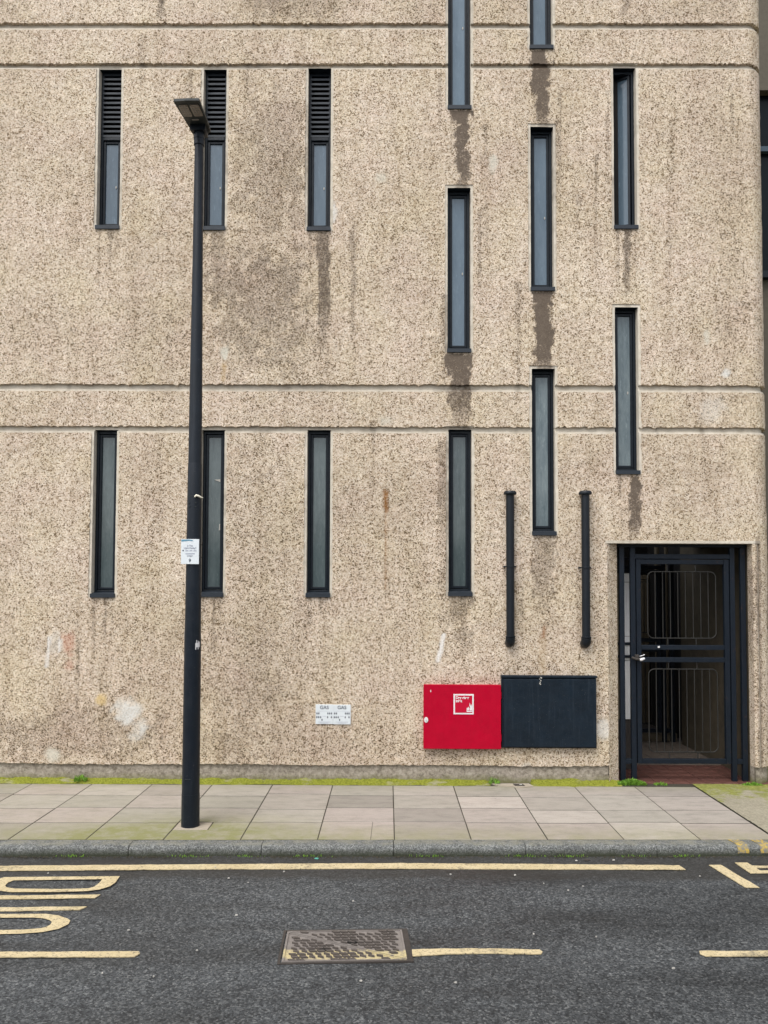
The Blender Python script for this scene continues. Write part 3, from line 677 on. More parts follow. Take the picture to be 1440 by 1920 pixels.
# ------------------------------------------------------------------ things fixed to the wall
def vent_pipe(x, ztop, zclamp, zring, zend, label):
    r_ = .038; y = -.058
    p = empty('vent_pipe', (x, y, zend), label, 'pipe', 'black vent pipes on the wall')
    mb = MB(); mb.tube([(x, y, zring), (x, y, (ztop + zring) / 2), (x, y, ztop - .03)], r_, 24); mb.build('pipe_shaft', 'pipe_black', p, 40)
    mb = MB(); mb.lathe((x, y, ztop - .037), [(r_ + .002, 0), (.058, .004), (.061, .012), (.058, .026), (.048, .036), (.02, .04)], 28); mb.build('cap', 'pipe_black', p, 35)
    mb = MB(); mb.lathe((x, y, zclamp - .007), [(r_ + .001, 0), (r_ + .005, .001), (r_ + .005, .013), (r_ + .001, .014)], 28)
    for s in (-1, 1): mb.cbox(x + s * .034 - (.0 if s > 0 else .026), x + s * .034 + (.026 if s > 0 else 0), -.03, -.018, zclamp - .008, zclamp + .008, .003); mb.tube([(x + s * .052, -.018, zclamp), (x + s * .052, .002, zclamp)], .006, 8)
    mb.build('clamp', 'pipe_black', p, 35)
    mb = MB(); mb.lathe((x, y, zring - .012), [(r_ + .001, 0), (r_ + .009, .002), (r_ + .009, .012), (r_ + .001, .014)], 28)
    zc = zring - .012; pts = [(x, y, zc)]
    rb = .058
    for k in range(1, 7):
        a = R(15 * k); pts.append((x, y + rb * (1 - math.cos(a)) , zc - .018 - rb * math.sin(a) * .62))
    pts.append((x, .01, pts[-1][2])); mb.tube(pts, [r_ + .006] * len(pts), 24); mb.build('elbow', 'pipe_black', p, 40)
    adopt(p); return p
vent_pipe(1.139, 2.718, 2.012, 1.37, 1.27, 'black capped vent pipe on the wall above the seam between red and grey cabinets')
vent_pipe(1.840, 2.720, 2.004, 1.365, 1.265, 'black capped vent pipe on the wall above the grey cabinet end nearer the gate')

cab = empty('dry_riser_cabinet', (.69, -.03, .33), 'red steel dry riser inlet cabinet with white flame sticker and round lock', 'cabinet')
mb = MB(); mb.cbox(.340, 1.046, -.045, .012, .336, .914, .004); mb.build('body', 'red_metal', cab)
mb = MB(); mb.cbox(.334, 1.049, -.066, -.047, .330, .918, .004); door = mb.build('door', 'red_metal', cab)
mb = MB(); lk = [(.3585 + .019 * math.cos(t), .596 + .026 * math.sin(t)) for t in [k * math.pi / 8 for k in range(16)]]; mb.prism(lk, -.072, -.0655); lko = mb.build('lock', 'white_paint', door, 40)
mb = MB(); lk = [(.361 + .008 * math.cos(t), .590 + .010 * math.sin(t)) for t in [k * math.pi / 6 for k in range(12)]]; mb.prism(lk, -.077, -.0715); mb.build('lock_barrel', 'steel', door, 40)
mb = MB(); mb.prism([(.395, .852), (.404, .850), (.404, .872), (.400, .870)], -.0672, -.0658); mb.build('paint_chip', 'white_paint', door)
for dz in (.43, .82):
    mb = MB(); mb.tube([(1.05, -.052, dz - .03), (1.05, -.052, dz + .03)], .006, 8); mb.build('hinge', 'red_metal', cab, 40)
sx0, sx1, sz0, sz1 = .611, .797, .648, .834
mb = MB(); mb.prism([(sx0, sz0), (sx1, sz0), (sx1, sz1), (sx0, sz1)], -.0685, -.0658); st = mb.build('sticker', 'white_paint', cab)
mb = MB(); mb.prism([(sx0 + .014, sz0 + .014), (sx1 - .014, sz0 + .014), (sx1 - .014, sz1 - .014), (sx0 + .014, sz1 - .014)], -.0695, -.0684); mb.build('sticker_field', 'sticker_red', st)
lettering('lettering', 'Dry riser', .033, (sx0 + .020, -.0702, sz1 - .044), 'white_paint', st, bold=.0012)
lettering('lettering', 'inlet', .033, (sx0 + .020, -.0702, sz1 - .074), 'white_paint', st, bold=.0012)
mb = MB(); fx, fz = sx1 - .042, sz0 + .022
for pts in ([(-.022, 0), (.024, 0), (.026, .012), (-.008, .010), (-.024, .018)], [(-.024, .022), (-.004, .014), (.004, .030), (-.006, .050), (-.010, .036), (-.020, .040)], [(.004, .014), (.026, .016), (.026, .05), (.020, .072), (.014, .056), (.004, .086), (.002, .060), (.010, .040)]):
    mb.prism([(fx + a, fz + b) for a, b in pts], -.0706, -.0694)
mb.build('flame_mark', 'white_paint', st)
adopt(cab)

gc = empty('meter_cabinet', (1.505, -.03, .335), 'plain dark slate metal cabinet on the wall between red cabinet and gate', 'cabinet')
mb = MB(); mb.cbox(1.058, 1.934, -.046, .012, .338, 1.000, .005); mb.build('body', 'slate_metal', gc)
mb = MB(); mb.cbox(1.072, 1.928, -.062, -.0455, .350, .972, .004); mb.build('door', 'slate_metal', gc)
mb = MB(); mb.cbox(1.054, 1.938, -.066, .010, .985, 1.004, .004); mb.build('drip_edge', 'slate_metal', gc)
mb = MB()
for k in range(9):
    a = rnd.uniform(0, 6.28); r_ = rnd.uniform(.004, .008); x = 1.415 + rnd.uniform(-.008, .008); z = .992 - k * .0085 + rnd.uniform(-.003, .003)
    if k in (3, 5): continue
    mb.prism([(x + r_ * math.cos(t) * .8, z + r_ * math.sin(t)) for t in [j * math.pi / 4 for j in range(8)]], -.0675 if z > .98 else -.064, -.0455)
mb.build('bird_dropping', 'pale_scrap', gc)
adopt(gc)

gs = empty('gas_sign', (-.503, 0, .541), 'white double plate reading GAS twice, screwed to the wall left of the red cabinet', 'sign')
mb = MB(); mb.cbox(-.666, -.504, -.012, .003, .543, .723, .0015); mb.cbox(-.503, -.340, -.012, .003, .541, .721, .0015); mb.build('plate', 'sign_white', gs)
for k, x in enumerate((-.585, -.4215)):
    lettering('lettering', 'GAS', .045, (x, -.0128, .682), 'ink', gs, 'CENTER', .0004)
    mb = MB()
    def cell(cx, cz, w_=.0095, h_=.017): mb.prism([(cx - w_ / 2, cz - h_ / 2), (cx + w_ / 2, cz - h_ / 2), (cx + w_ / 2, cz + h_ / 2), (cx - w_ / 2, cz + h_ / 2)], -.0134, -.0118)
    for dx in (-.068, -.051, .033, .049, .066): cell(x + dx, .642)
    for dx in (-.070, -.053, -.034, .031, .066): cell(x + dx, .607)
    cell(x - .021, .583)
    mb.build('number_squares', 'ink', gs)
    mb = MB()
    for z, h, wd in ((.662, .0012, .07), (.562, .003, .058), (.552, .003, .04), (.614, .003, .018)): mb.prism([(x - wd, z), (x + wd, z), (x + wd, z + h), (x - wd, z + h)] if h != .003 or z > .6 or True else [], -.013, -.0118)
    mb.build('small_print', 'ink_grey', gs)
for x in (-.585, -.4215):
    for z in (.715, .549):
        mb = MB(); mb.tube([(x, -.0135, z), (x, -.011, z)], .003, 8); mb.build('screw', 'steel', gs, 40)
adopt(gs)

# ------------------------------------------------------------------ lamp post
LX, LY = -1.492, -1.304
lp = empty('lamp_post', (LX, LY, 0), 'tall tapering dark blue lamp post with flat lantern on the pavement', 'lamp post')
mb = MB(); mb.lathe((LX, LY, -.02), [(.0685, 0), (.0685, .02), (.0680, .262)], 40); mb.build('base_sleeve', 'navy_metal', lp, 40)
mb = MB(); mb.lathe((LX, LY, 0), [(.0665, .240), (.0655, .55), (.0630, 1.40), (.0605, 1.52), (.0555, 2.40), (.0535, 2.755), (.0525, 2.762)], 40); mb.build('lower_shaft', 'navy_metal', lp, 40)
mb = MB(); mb.lathe((LX, LY, 0), [(.0515, 2.755), (.0480, 3.4), (.0395, 4.35), (.0350, 5.16), (.0345, 5.29)], 36); mb.build('upper_shaft', 'navy_metal', lp, 40)
mb = MB(); mb.lathe((LX, LY, 5.27), [(.037, 0), (.041, .004), (.041, .05), (.043, .052), (.043, .115), (.036, .12)], 32); mb.build('collar', 'navy_metal', lp, 35)
mb = MB()
for dx in (-.028, .022):
    for dz in (2.42, 2.45): mb.cbox(LX + dx - .004, LX + dx + .004, LY - .0575, LY - .044, dz, dz + .007, .001)
mb.build('rivet', 'lantern_grey', lp)
mb = MB(); mb.prism([(LX - .030, .36), (LX + .012, .36), (LX + .012, .364), (LX - .030, .364)], LY - .069, LY - .060); mb.build('scuff', 'lantern_grey', lp)
# lantern, reaching out over the road with a slight upward tilt; local frame: u = width, v = outwards (-y), h = up
def lan(u, v, h):
    p = Vector((u, -v, h)); p = Matrix.Rotation(R(-3), 3, 'Z') @ p
    return (LX + .004 + p.x, LY + p.y, 5.412 + p.z)
def slab_uvh(mb, poly, h0, h1):
    k = len(poly); vs = [lan(u, v, h0) for u, v in poly] + [lan(u, v, h1) for u, v in poly]
    mb.add(vs, [tuple(range(k)), tuple(reversed(range(k, 2 * k)))] + [(j, j + k, (j + 1) % k + k, (j + 1) % k) for j in range(k)])
body = [(-.068, -.06), (.068, -.06), (.078, .0), (.097, .325), (.095, .342), (.0, .348), (-.095, .342), (-.097, .325), (-.078, .0)]
mb = MB(); slab_uvh(mb, body, 0, .018); slab_uvh(mb, [(u * .9, v * .9 + .004) for u, v in body], .0181, .034); head = mb.build('lantern', 'lantern_grey', lp)
mb = MB(); slab_uvh(mb, [(-.05, -.055), (.05, -.055), (.06, .06), (-.06, .06)], -.045, -.0005); mb.build('spigot', 'navy_metal', lp)
for s in (-1, 1):
    mb = MB(); c0 = s * .042
    slab_uvh(mb, [(c0 - .031, .165), (c0 + .031, .165), (c0 + .034, .18), (c0 + .034, .285), (c0 + .028, .30), (c0 - .028, .30), (c0 - .034, .285), (c0 - .034, .18)], -.007, .001); lens = mb.build('lens', 'led_lens', head)
    mb = MB()
    for i in range(3):
        for j in range(5):
            u, v = c0 + (i - 1) * .02, .184 + j * .025; slab_uvh(mb, [(u + .007 * math.cos(t), v + .009 * math.sin(t)) for t in [k * math.pi / 3 for k in range(6)]], -.0095, -.0069)
    mb.build('led', 'lens_label', head)
mb = MB(); slab_uvh(mb, [(-.026, .108), (.026, .108), (.026, .124), (-.026, .124)], -.0025, .001); mb.build('rating_plate', 'lens_label', head)
adopt(lp)
# the plate strapped to the post
pn = empty('post_sign', (LX, LY - .065, 1.99), 'small white plate with blue swoosh and number 9 strapped to the lamp post', 'sign')
px0, px1, pz0, pz1 = LX - .081, LX + .056, 1.984, 2.174; py = LY - .0685
mb = MB(); mb.cbox(px0, px1, py, py + .006, pz0, pz1, .001); mb.build('plate', 'sign_white', pn)
mb = MB(); mb.prism([(px0 + .002, pz1 - .004), (px0 + .002, pz1 - .020), (px0 + .03, pz1 - .016), (px0 + .06, pz1 - .0125), (px0 + .095, pz1 - .016), (px0 + .084, pz1 - .006), (px0 + .06, pz1 - .003)], py - .001, py + .001); mb.build('swoosh', 'sign_blue', pn)
pcx = (px0 + px1) / 2
for txt, sz, z, m_ in (('Is This', .017, pz1 - .055, 'ink_grey'), ('Light Faulty?', .019, pz1 - .073, 'ink_grey'), ('STREET', .013, pz1 - .132, 'ink_grey'), ('9', .036, pz0 + .016, 'ink')):
    lettering('lettering', txt, sz, (pcx, py - .0012, z), m_, pn, 'CENTER', .0004)
mb = MB()
for z, a, b in ((pz1 - .092, -.034, -.012), (pz1 - .092, -.004, .018), (pz1 - .092, .026, .05), (pz1 - .115, -.034, .036)): mb.prism([(pcx + a, z), (pcx + b, z), (pcx + b, z + .008), (pcx + a, z + .008)], py - .001, py + .001)
mb.build('small_print', 'ink_grey', pn)
mb = MB(); mb.cbox(pcx - .057, pcx - .047, py - .001, py + .001, pz1 - .093, pz1 - .082, .0003); mb.build('telephone_mark', 'ink', pn)
for z in (2.03, 2.13):
    mb = MB(); mb.lathe((LX, LY, z), [(.0585, 0), (.0615, .001), (.0615, .009), (.0585, .010)], 28); mb.build('strap', 'navy_metal', pn, 40)
adopt(pn)
ti = empty('cable_tie', (LX, LY, 2.50), 'frayed scrap of pale tape tied round the lamp post above the sign', 'tape')
mb = MB(); mb.lathe((LX, LY, 2.503), [(.0552, 0), (.0565, .0005), (.0565, .0035), (.0552, .004)], 32); mb.build('tie', 'lantern_grey', ti, 40)
mb = MB(); mb.tube([(LX + .016, LY - .062, 2.497), (LX + .028, LY - .064, 2.509), (LX + .045, LY - .058, 2.505), (LX + .060, LY - .05, 2.496), (LX + .076, LY - .045, 2.492)], [.006, .009, .008, .006, .003], 8); mb.build('knot', 'tape', ti, 50)
adopt(ti)
for (dx, z0, z1, nm_, lb) in ((-.0615, 1.40, 1.475, 'white', 'torn white sticker on the left flank of the lamp post'), (.056, 1.335, 1.41, 'white', 'torn white sticker on the right flank of the lamp post')):
    mb = MB(); n_ = 6; a0 = R(180 if dx < 0 else -58); a1 = R(205 if dx < 0 else -22); rr = .0642 if dx < 0 else .0648
    for k in range(n_):
        a, b = a0 + (a1 - a0) * k / n_, a0 + (a1 - a0) * (k + 1) / n_
        zz0, zz1 = z0 + (.02 * abs(math.sin(k * 2.1)) if dx > 0 else 0), z1 - (.025 * abs(math.cos(k * 1.7)) if dx > 0 else 0)
        mb.face([(LX + rr * math.cos(a), LY + rr * math.sin(a), zz0), (LX + rr * math.cos(b), LY + rr * math.sin(b), zz0), (LX + rr * math.cos(b), LY + rr * math.sin(b), zz1), (LX + rr * math.cos(a), LY + rr * math.sin(a), zz1)])
    tag(mb.build('torn_sticker', 'white_paint'), lb, 'sticker')

# ------------------------------------------------------------------ ground, pavement, kerb, road
RZ = -.075
def kerb_y(x): return -1.613 + .0155 * x          # back of the kerb; the street is not quite square to the wall
mb = MB(); mb.sheet([(-90, -90), (90, -90), (90, 90), (-90, 90)], RZ - .5, RZ - .05); tag(mb.build('ground', 'far_ground'), kind='structure')
# carriageway, finely divided so that it is not dead flat
nx, ny = 150, 70; xs = np.linspace(-5.5, 5.5, nx); tt = np.linspace(0, 1, ny)
mb = MB(); vs = []
for t in tt:
    for x in xs:
        yk = kerb_y(x) - .10; y = yk + (-6.0 - yk) * t
        z = RZ + .0022 * math.sin(x * 2.3 + y * 3.1) * math.sin(y * 1.7 - x) + .0016 * math.sin(x * 7.1 - y * 5.3)
        vs.append((x, y, z))
fs = [(j * nx + i, (j + 1) * nx + i, (j + 1) * nx + i + 1, j * nx + i + 1) for j in range(ny - 1) for i in range(nx - 1)]
mb.add(vs, fs)
for a in ([(-60, -6.0), (60, -6.0), (60, -9.5), (-60, -9.5)], [(-60, kerb_y(-60) - .1), (-60, -6.0), (-5.5, -6.0), (-5.5, kerb_y(-5.5) - .1)], [(5.5, kerb_y(5.5) - .1), (5.5, -6.0), (60, -6.0), (60, kerb_y(60) - .1)]):
    mb.face([(x, y, RZ) for x, y in a])
road = tag(mb.build('road', 'asphalt', fix=False), kind='structure')
mb = MB(); mb.sheet([(-60, -9.5), (60, -9.5), (60, -12.5), (-60, -12.5)], RZ - .02, .03); tag(mb.build('far_pavement', 'slab'), kind='structure')

bw = empty('reflection_wall', (0, -12.8, .03), 'unseen brown brick wall added across the street for the lower windows to mirror', 'wall')  # unseen wall, added so the lower panes reflect something dark
mb = MB(); mb.box(-40, 40, -12.9, -12.68, .03, 2.95); mb.build('brickwork', 'far_brick', bw)
mb = MB(); mb.cbox(-40, 40, -12.96, -12.62, 2.951, 3.05, .01); mb.build('coping', 'mortar', bw)
adopt(bw)
# pavement: bed and slabs
mb = MB(); mb.sheet([(-60, kerb_y(-60)), (60, kerb_y(60)), (60, .05), (-60, .05)], RZ - .05, -.0018); pave = tag(mb.build('pavement', 'soil'), kind='structure')
JX = [.055 + .5525 * k for k in range(-11, 13)]
FR = [0.0, .213, .489, .735, 1.0]
mslot = .007
def slab(poly, name='paving_slab', mat='slab', h=0.0):
    bm = bmesh.new(); cx = sum(p[0] for p in poly) / 4; cy = sum(p[1] for p in poly) / 4
    top = [bm.verts.new((p[0], p[1], h + rnd.uniform(-.0004, .0004))) for p in poly]; bot = [bm.verts.new((p[0], p[1], -.011)) for p in poly]
    bm.faces.new(top); bm.faces.new(bot[::-1])
    for j in range(4): bm.faces.new((top[j], bot[j], bot[(j + 1) % 4], top[(j + 1) % 4]))
    bmesh.ops.recalc_face_normals(bm, faces=bm.faces[:])
    bmesh.ops.bevel(bm, geom=[e for e in bm.edges if all(v.co.z > -.006 for v in e.verts)], offset=.002, segments=1, affect='EDGES')
    up = [f for f in bm.faces if f.normal.z > .9]
    bmesh.ops.subdivide_edges(bm, edges=list({e for f in up for e in f.edges}), cuts=7, use_grid_fill=True)
    me = bpy.data.meshes.new(name); bm.to_mesh(me); bm.free(); me.materials.append(M[mat])
    at = me.attributes.new('moss', 'FLOAT', 'POINT'); vals = []
    for v in me.vertices:
        x, y, _ = v.co; k = kerb_y(x); t = max(0, 1 - (y - k) / .42)
        m_ = .52 * t + .16 * max(0, -x / 3) + .65 * math.exp(-((x - LX - .05) ** 2 / .5 + (y - LY) ** 2 / .06)) + .55 * t * math.exp(-((x + 1.75) ** 2 / .35)) + .5 * max(0, 1 + y / .3) + .18 * t * math.exp(-((x + .4) ** 2 / .6))
        m_ += .3 * math.exp(-((x + 2.2) ** 2 / .05 + (y + 1.45) ** 2 / .01))
        vals.append(min(1, m_))
    at.data.foreach_set('value', vals)
    o = bpy.data.objects.new(name, me); col.objects.link(o); o.parent = pave; return o
for c in range(len(JX) - 1):
    xa, xb = JX[c], JX[c + 1]
    if xa > 2.7: continue
    off = [0] + [rnd.uniform(-.018, .018) for _ in range(3)] + [0]
    if rnd.random() < .5: off[1] += .03
    for r_ in range(4):
        def yy(x, k):
            top_ = -.085; bot_ = kerb_y(x) + .002; return top_ + (bot_ - top_) * min(1, max(0, FR[k] + off[k]))
        hz = rnd.uniform(.0005, .0016)
        g_ = mslot * .5 + rnd.uniform(0, .0012)
        gy = rnd.uniform(.006, .0105)
        p = [(xa + g_, yy(xa, r_ + 1) + gy), (xb - g_, yy(xb, r_ + 1) + gy), (xb - g_, yy(xb, r_) - gy), (xa + g_, yy(xa, r_) - gy)]
        lamp_cell = xa < LX < xb and r_ == 3
        if lamp_cell:
            ys = yy((xa + xb) / 2, 3); ym = LY - .10
            slab([(xa + g_, yy(xa, 4) + g_), (xb - g_, yy(xb, 4) + g_), (xb - g_, ym - g_), (xa + g_, ym - g_)], h=hz)
            xr = LX + .155
            slab([(xr + g_, ym + g_), (xb - g_, ym + g_), (xb - g_, yy(xb, 3) - g_), (xr + g_, yy(xr, 3) - g_)], h=hz)
            slab([(xa + g_, ym + g_), (xr - g_, ym + g_), (xr - g_, yy(xr, 3) - g_), (xa + g_, yy(xa, 3) - g_)], 'mortar_infill', 'mortar', h=.0)
        elif r_ == 3 and c == 10:
            xs_ = xa + (xb - xa) * .69          # this one has cracked across
            slab([p[0], (xs_ - .0012, yy(xs_, 4) + g_), (xs_ + .006, yy(xs_, 3) - g_), p[3]], h=hz); slab([(xs_ + .0012, yy(xs_, 4) + g_), p[1], p[2], (xs_ + .0085, yy(xs_, 3) - g_)], h=hz)
        else: slab(p, h=hz)
# patch of mossy concrete past the last slab, in front of the passage
xp = [x for x in JX if x > 2.7][0] + .003
nx, ny = 90, 46; mb = MB(); vs = []
for j in range(ny):
    for i in range(nx):
        x = xp + (5.2 - xp) * i / (nx - 1); y = -.01 + (kerb_y(x) + .003 + .01) * j / (ny - 1)
        d = math.hypot((x - 3.05) / .16, (y + .62) / .10)
        z = .006 + .004 * math.sin(x * 9) * math.sin(y * 11 + x) + .004 * rnd.random() - (.006 * max(0, 1 - d) if d < 1 else 0)
        vs.append((x, y, z))
mb.add(vs, [(j * nx + i, (j + 1) * nx + i, (j + 1) * nx + i + 1, j * nx + i + 1) for j in range(ny - 1) for i in range(nx - 1)])
mb.build('concrete_patch', 'mossy_concrete', pave, 60, fix=False)
mb = MB(); mb.sheet([(5.21, kerb_y(5.21) + .003), (30, kerb_y(30) + .003), (30, -.005), (5.21, -.005)], -.02, .004); mb.sheet([(3.64, .0), (30, .0), (30, 3.19), (3.64, 3.19)], -.14, .002); mb.build('forecourt', 'mossy_concrete', pave)

# kerb stones
kerb = tag(empty('kerb', (0, -1.67, 0)), kind='structure')
kz = [(-.001, 0.0), (-.085, .0), (-.105, -.006), (-.118, -.020), (-.1235, -.040), (-.125, -.075), (-.125, -.11), (-.001, -.11)]
J0 = .048; KL = .9285
for k in range(-7, 7):
    xa, xb = J0 + k * KL + .0015, J0 + (k + 1) * KL - .0015; n_ = 14; mb = MB(); vs = []; jz = rnd.uniform(-.002, .002); jy = rnd.uniform(-.003, .003)
    for i in range(n_ + 1):
        x = xa + (xb - xa) * i / n_; e = .003 if i in (0, n_) else 0
        for q, (dy, dz) in enumerate(kz):
            r1 = rnd.uniform(-.0016, .0016) if 0 < q < 6 else 0
            vs.append((x + (e * (1 if i == 0 else -1) if 0 < q < 6 else 0) * .3, kerb_y(x) + dy + r1 + jy * (q > 0) + (e * .5 if 0 < q < 6 else 0), dz + r1 + jz - (e * .4 if q < 4 else 0)))
    m_ = len(kz); fs = [(i * m_ + q, i * m_ + (q + 1) % m_, (i + 1) * m_ + (q + 1) % m_, (i + 1) * m_ + q) for i in range(n_) for q in range(m_)]
    fs += [tuple(range(m_)), tuple(reversed(range(n_ * m_, (n_ + 1) * m_)))]
    mb.add(vs, fs); mb.build('kerb_stone', 'kerb', kerb, 40)
def kerb_mark(x0, x1):
    mb = MB(); pr = [(-.006, .004), (-.086, .004), (-.108, -.003), (-.121, -.018), (-.1275, -.040), (-.128, -.052)]
    xs_ = np.linspace(x0, x1, 6); vs = [(x + (.02 if q < 2 else 0) * -1 * (1 - q), kerb_y(x) + dy, dz) for x in xs_ for q, (dy, dz) in enumerate(pr)]
    m_ = len(pr); mb.add(vs, [(i * m_ + q, i * m_ + q + 1, (i + 1) * m_ + q + 1, (i + 1) * m_ + q) for i in range(5) for q in range(m_ - 1)]); mb.build('kerb_marking', 'kerb_yellow', kerb, 60)
kerb_mark(2.475, 2.555); kerb_mark(2.635, 2.72)
adopt(kerb)

# painted markings
PT, PB = RZ + .0075, RZ + .003
def ragged(poly, step=.05, amp=.0035):
    out = []
    for (x0, y0), (x1, y1) in zip(poly, poly[1:] + poly[:1]):
        L = math.hypot(x1 - x0, y1 - y0); k = max(1, int(L / step)); nxn, nyn = -(y1 - y0) / max(L, 1e-6), (x1 - x0) / max(L, 1e-6)
        for j in range(k):
            t = j / k; a = rnd.uniform(-amp, amp) if j else 0; out.append((x0 + (x1 - x0) * t + nxn * a, y0 + (y1 - y0) * t + nyn * a))
    return out
def marking(poly, name='road_marking', rag=True):
    mb = MB(); p = ragged(poly) if rag else poly; mb.sheet(p, PB, PT); bm = None
    o = mb.build(name, 'yellow', road)
    bm = bmesh.new(); bm.from_mesh(o.data); bmesh.ops.triangulate(bm, faces=[f for f in bm.faces if len(f.verts) > 4]); bm.to_mesh(o.data); bm.free(); return o
def ring(outer, inner, closed=True, name='road_marking'):
    mb = MB(); k = len(outer); rr = range(k) if closed else range(k - 1)
    for j in rr:
        j2 = (j + 1) % k; mb.face([(*outer[j], PT), (*outer[j2], PT), (*inner[j2], PT), (*inner[j], PT)])
    return mb.build(name, 'yellow', road)
marking([(-4.6, -2.035), (-2.6, -1.975), (-1.2, -1.925), (.05, -1.885), (1.0, -1.888), (1.985, -1.897), (2.0, -1.975), (1.0, -1.984), (.05, -1.985), (-1.2, -2.015), (-2.56, -2.062), (-4.6, -2.125)])
marking([(-4.0, -3.235), (-1.985, -3.192), (-1.275, -3.178), (-1.262, -3.20), (-1.275, -3.234), (-1.96, -3.249), (-4.0, -3.292)])
marking([(.132, -3.142), (.30, -3.127), (.487, -3.125), (.795, -3.133), (.806, -3.156), (.795, -3.180), (.487, -3.178), (.31, -3.185), (.130, -3.212)])
marking([(1.622, -3.137), (2.8, -3.120), (2.8, -3.178), (1.632, -3.194), (1.612, -3.168)])
marking([(2.191, -1.888), (2.275, -1.886), (2.345, -2.281), (2.258, -2.282)])
marking([(2.391, -1.839), (2.475, -1.838), (2.482, -1.897), (3.0, -1.889), (3.0, -1.925), (2.489, -1.935), (2.490, -1.985), (3.0, -1.978), (3.0, -2.026), (2.404, -2.036)])
ring([(-2.486, -2.315), (-2.505, -2.23), (-2.47, -2.177), (-1.732, -2.149), (-1.722, -2.250), (-1.734, -2.322), (-1.78, -2.372), (-1.847, -2.398), (-2.019, -2.416), (-2.31, -2.422), (-2.42, -2.392)],
     [(-2.395, -2.315), (-2.400, -2.27), (-2.383, -2.232), (-1.827, -2.203), (-1.822, -2.255), (-1.824, -2.289), (-1.831, -2.330), (-1.857, -2.355), (-2.030, -2.368), (-2.31, -2.364), (-2.372, -2.345)])
marking([(-3.2, -2.490), (-2.347, -2.473), (-1.745, -2.448), (-1.760, -2.499), (-2.322, -2.523), (-3.2, -2.54)])
marking([(-3.2, -2.662), (-2.261, -2.645), (-1.758, -2.625), (-1.780, -2.671), (-2.235, -2.695), (-3.2, -2.712)])
ring([(-3.2, -2.757), (-2.214, -2.737), (-1.955, -2.731), (-1.875, -2.75), (-1.805, -2.791), (-1.777, -2.818), (-1.768, -2.864), (-1.798, -2.925), (-1.872, -2.966), (-1.976, -2.986), (-2.085, -2.992), (-3.2, -3.02)],
     [(-3.2, -2.808), (-2.200, -2.788), (-1.997, -2.782), (-1.939, -2.793), (-1.895, -2.815), (-1.872, -2.838), (-1.866, -2.872), (-1.877, -2.900), (-1.900, -2.917), (-1.985, -2.936), (-2.10, -2.942), (-3.2, -2.97)], False)

# inspection cover: frame, two triangular plates, raised treads
mh = empty('manhole_cover', (-.22, -3.10, RZ), 'rectangular cast iron inspection cover with diagonal split, set in the asphalt', 'manhole cover')
C4 = [(-.552, -2.934), (.095, -2.906), (.117, -3.262), (-.536, -3.297)]
def cv(u, v):   # u along, v away from the far edge, 0..1
    a = Vector(C4[0]).lerp(Vector(C4[1]), u); b = Vector(C4[3]).lerp(Vector(C4[2]), u); p = a.lerp(b, v); return (p.x, p.y)
def rquad(mb, uv, z0, z1): mb.sheet([cv(*q) for q in uv], z0, z1)
zt = RZ + .008
mb = MB()
o_ = [(-.014, -.025), (1.03, -.025), (1.03, 1.02), (-.014, 1.02)]; i_ = [(.006, .012), (.985, .012), (.985, .985), (.006, .985)]
for j in range(4):
    rquad(mb, [o_[j], o_[(j + 1) % 4], i_[(j + 1) % 4], i_[j]], RZ - .04, zt)
mb.build('frame', 'iron_dark', mh)
tri = ([(.018, .03), (.982, .03), (.982, .955)], [(.018, .055), (.965, .97), (.018, .97)])
def inside(p, t, m_=.018):
    s = None
    for k in range(3):
        (x1, y1), (x2, y2) = t[k], t[(k + 1) % 3]; L = math.hypot(x2 - x1, y2 - y1); d = ((x2 - x1) * (p[1] - y1) - (y2 - y1) * (p[0] - x1)) / L
        if s is None: s = d > 0
        if (d > 0) != s or abs(d) < m_: return False
    return True
for t in tri:
    mb = MB(); rquad(mb, t, RZ - .03, zt - .003); pl = mb.build('cover_plate', 'painted_iron', mh)
    mb = MB(); rows = 11; cols = 15
    for r_ in range(rows):
        for c in range(cols):
            v = .07 + .86 * r_ / (rows - 1); u = .04 + .92 * c / (cols - 1) + (.012 if r_ % 2 else -.008)
            if c in (0, cols - 1) or (c // 3 + r_ // 4) % 2: q = [(u - .026, v - .036), (u + .022, v + .002), (u + .024, v + .032), (u - .024, v - .006)]
            else: q = [(u - .036, v - .020), (u + .014, v - .020), (u + .034, v + .020), (u - .016, v + .020)]
            if all(inside(a, t, .010) for a in q): rquad(mb, q, zt - .003, zt + .005)
    if mb.v: tag(mb.build('tread_pattern', 'tread_iron', pl), kind='stuff')
    mb = MB()
    for k in range(3):
        a, b = Vector(t[k]), Vector(t[(k + 1) % 3]); cen = (Vector(t[0]) + Vector(t[1]) + Vector(t[2])) / 3
        a2, b2 = a.lerp(cen, .05), b.lerp(cen, .05); rquad(mb, [tuple(a), tuple(b), tuple(b2), tuple(a2)], zt - .003, zt + .003)
    mb.build('rim', 'painted_iron', pl)
for u, v in ((.34, .64), (.56, .42)):
    mb = MB(); p = cv(u, v); k = [(p[0] + .028 * math.cos(t), p[1] + .012 * math.sin(t)) for t in [j * math.pi / 6 for j in range(12)]]; mb.sheet(k, zt, zt + .0045); mb.build('keyhole', 'dark_void', mh)
adopt(mh)

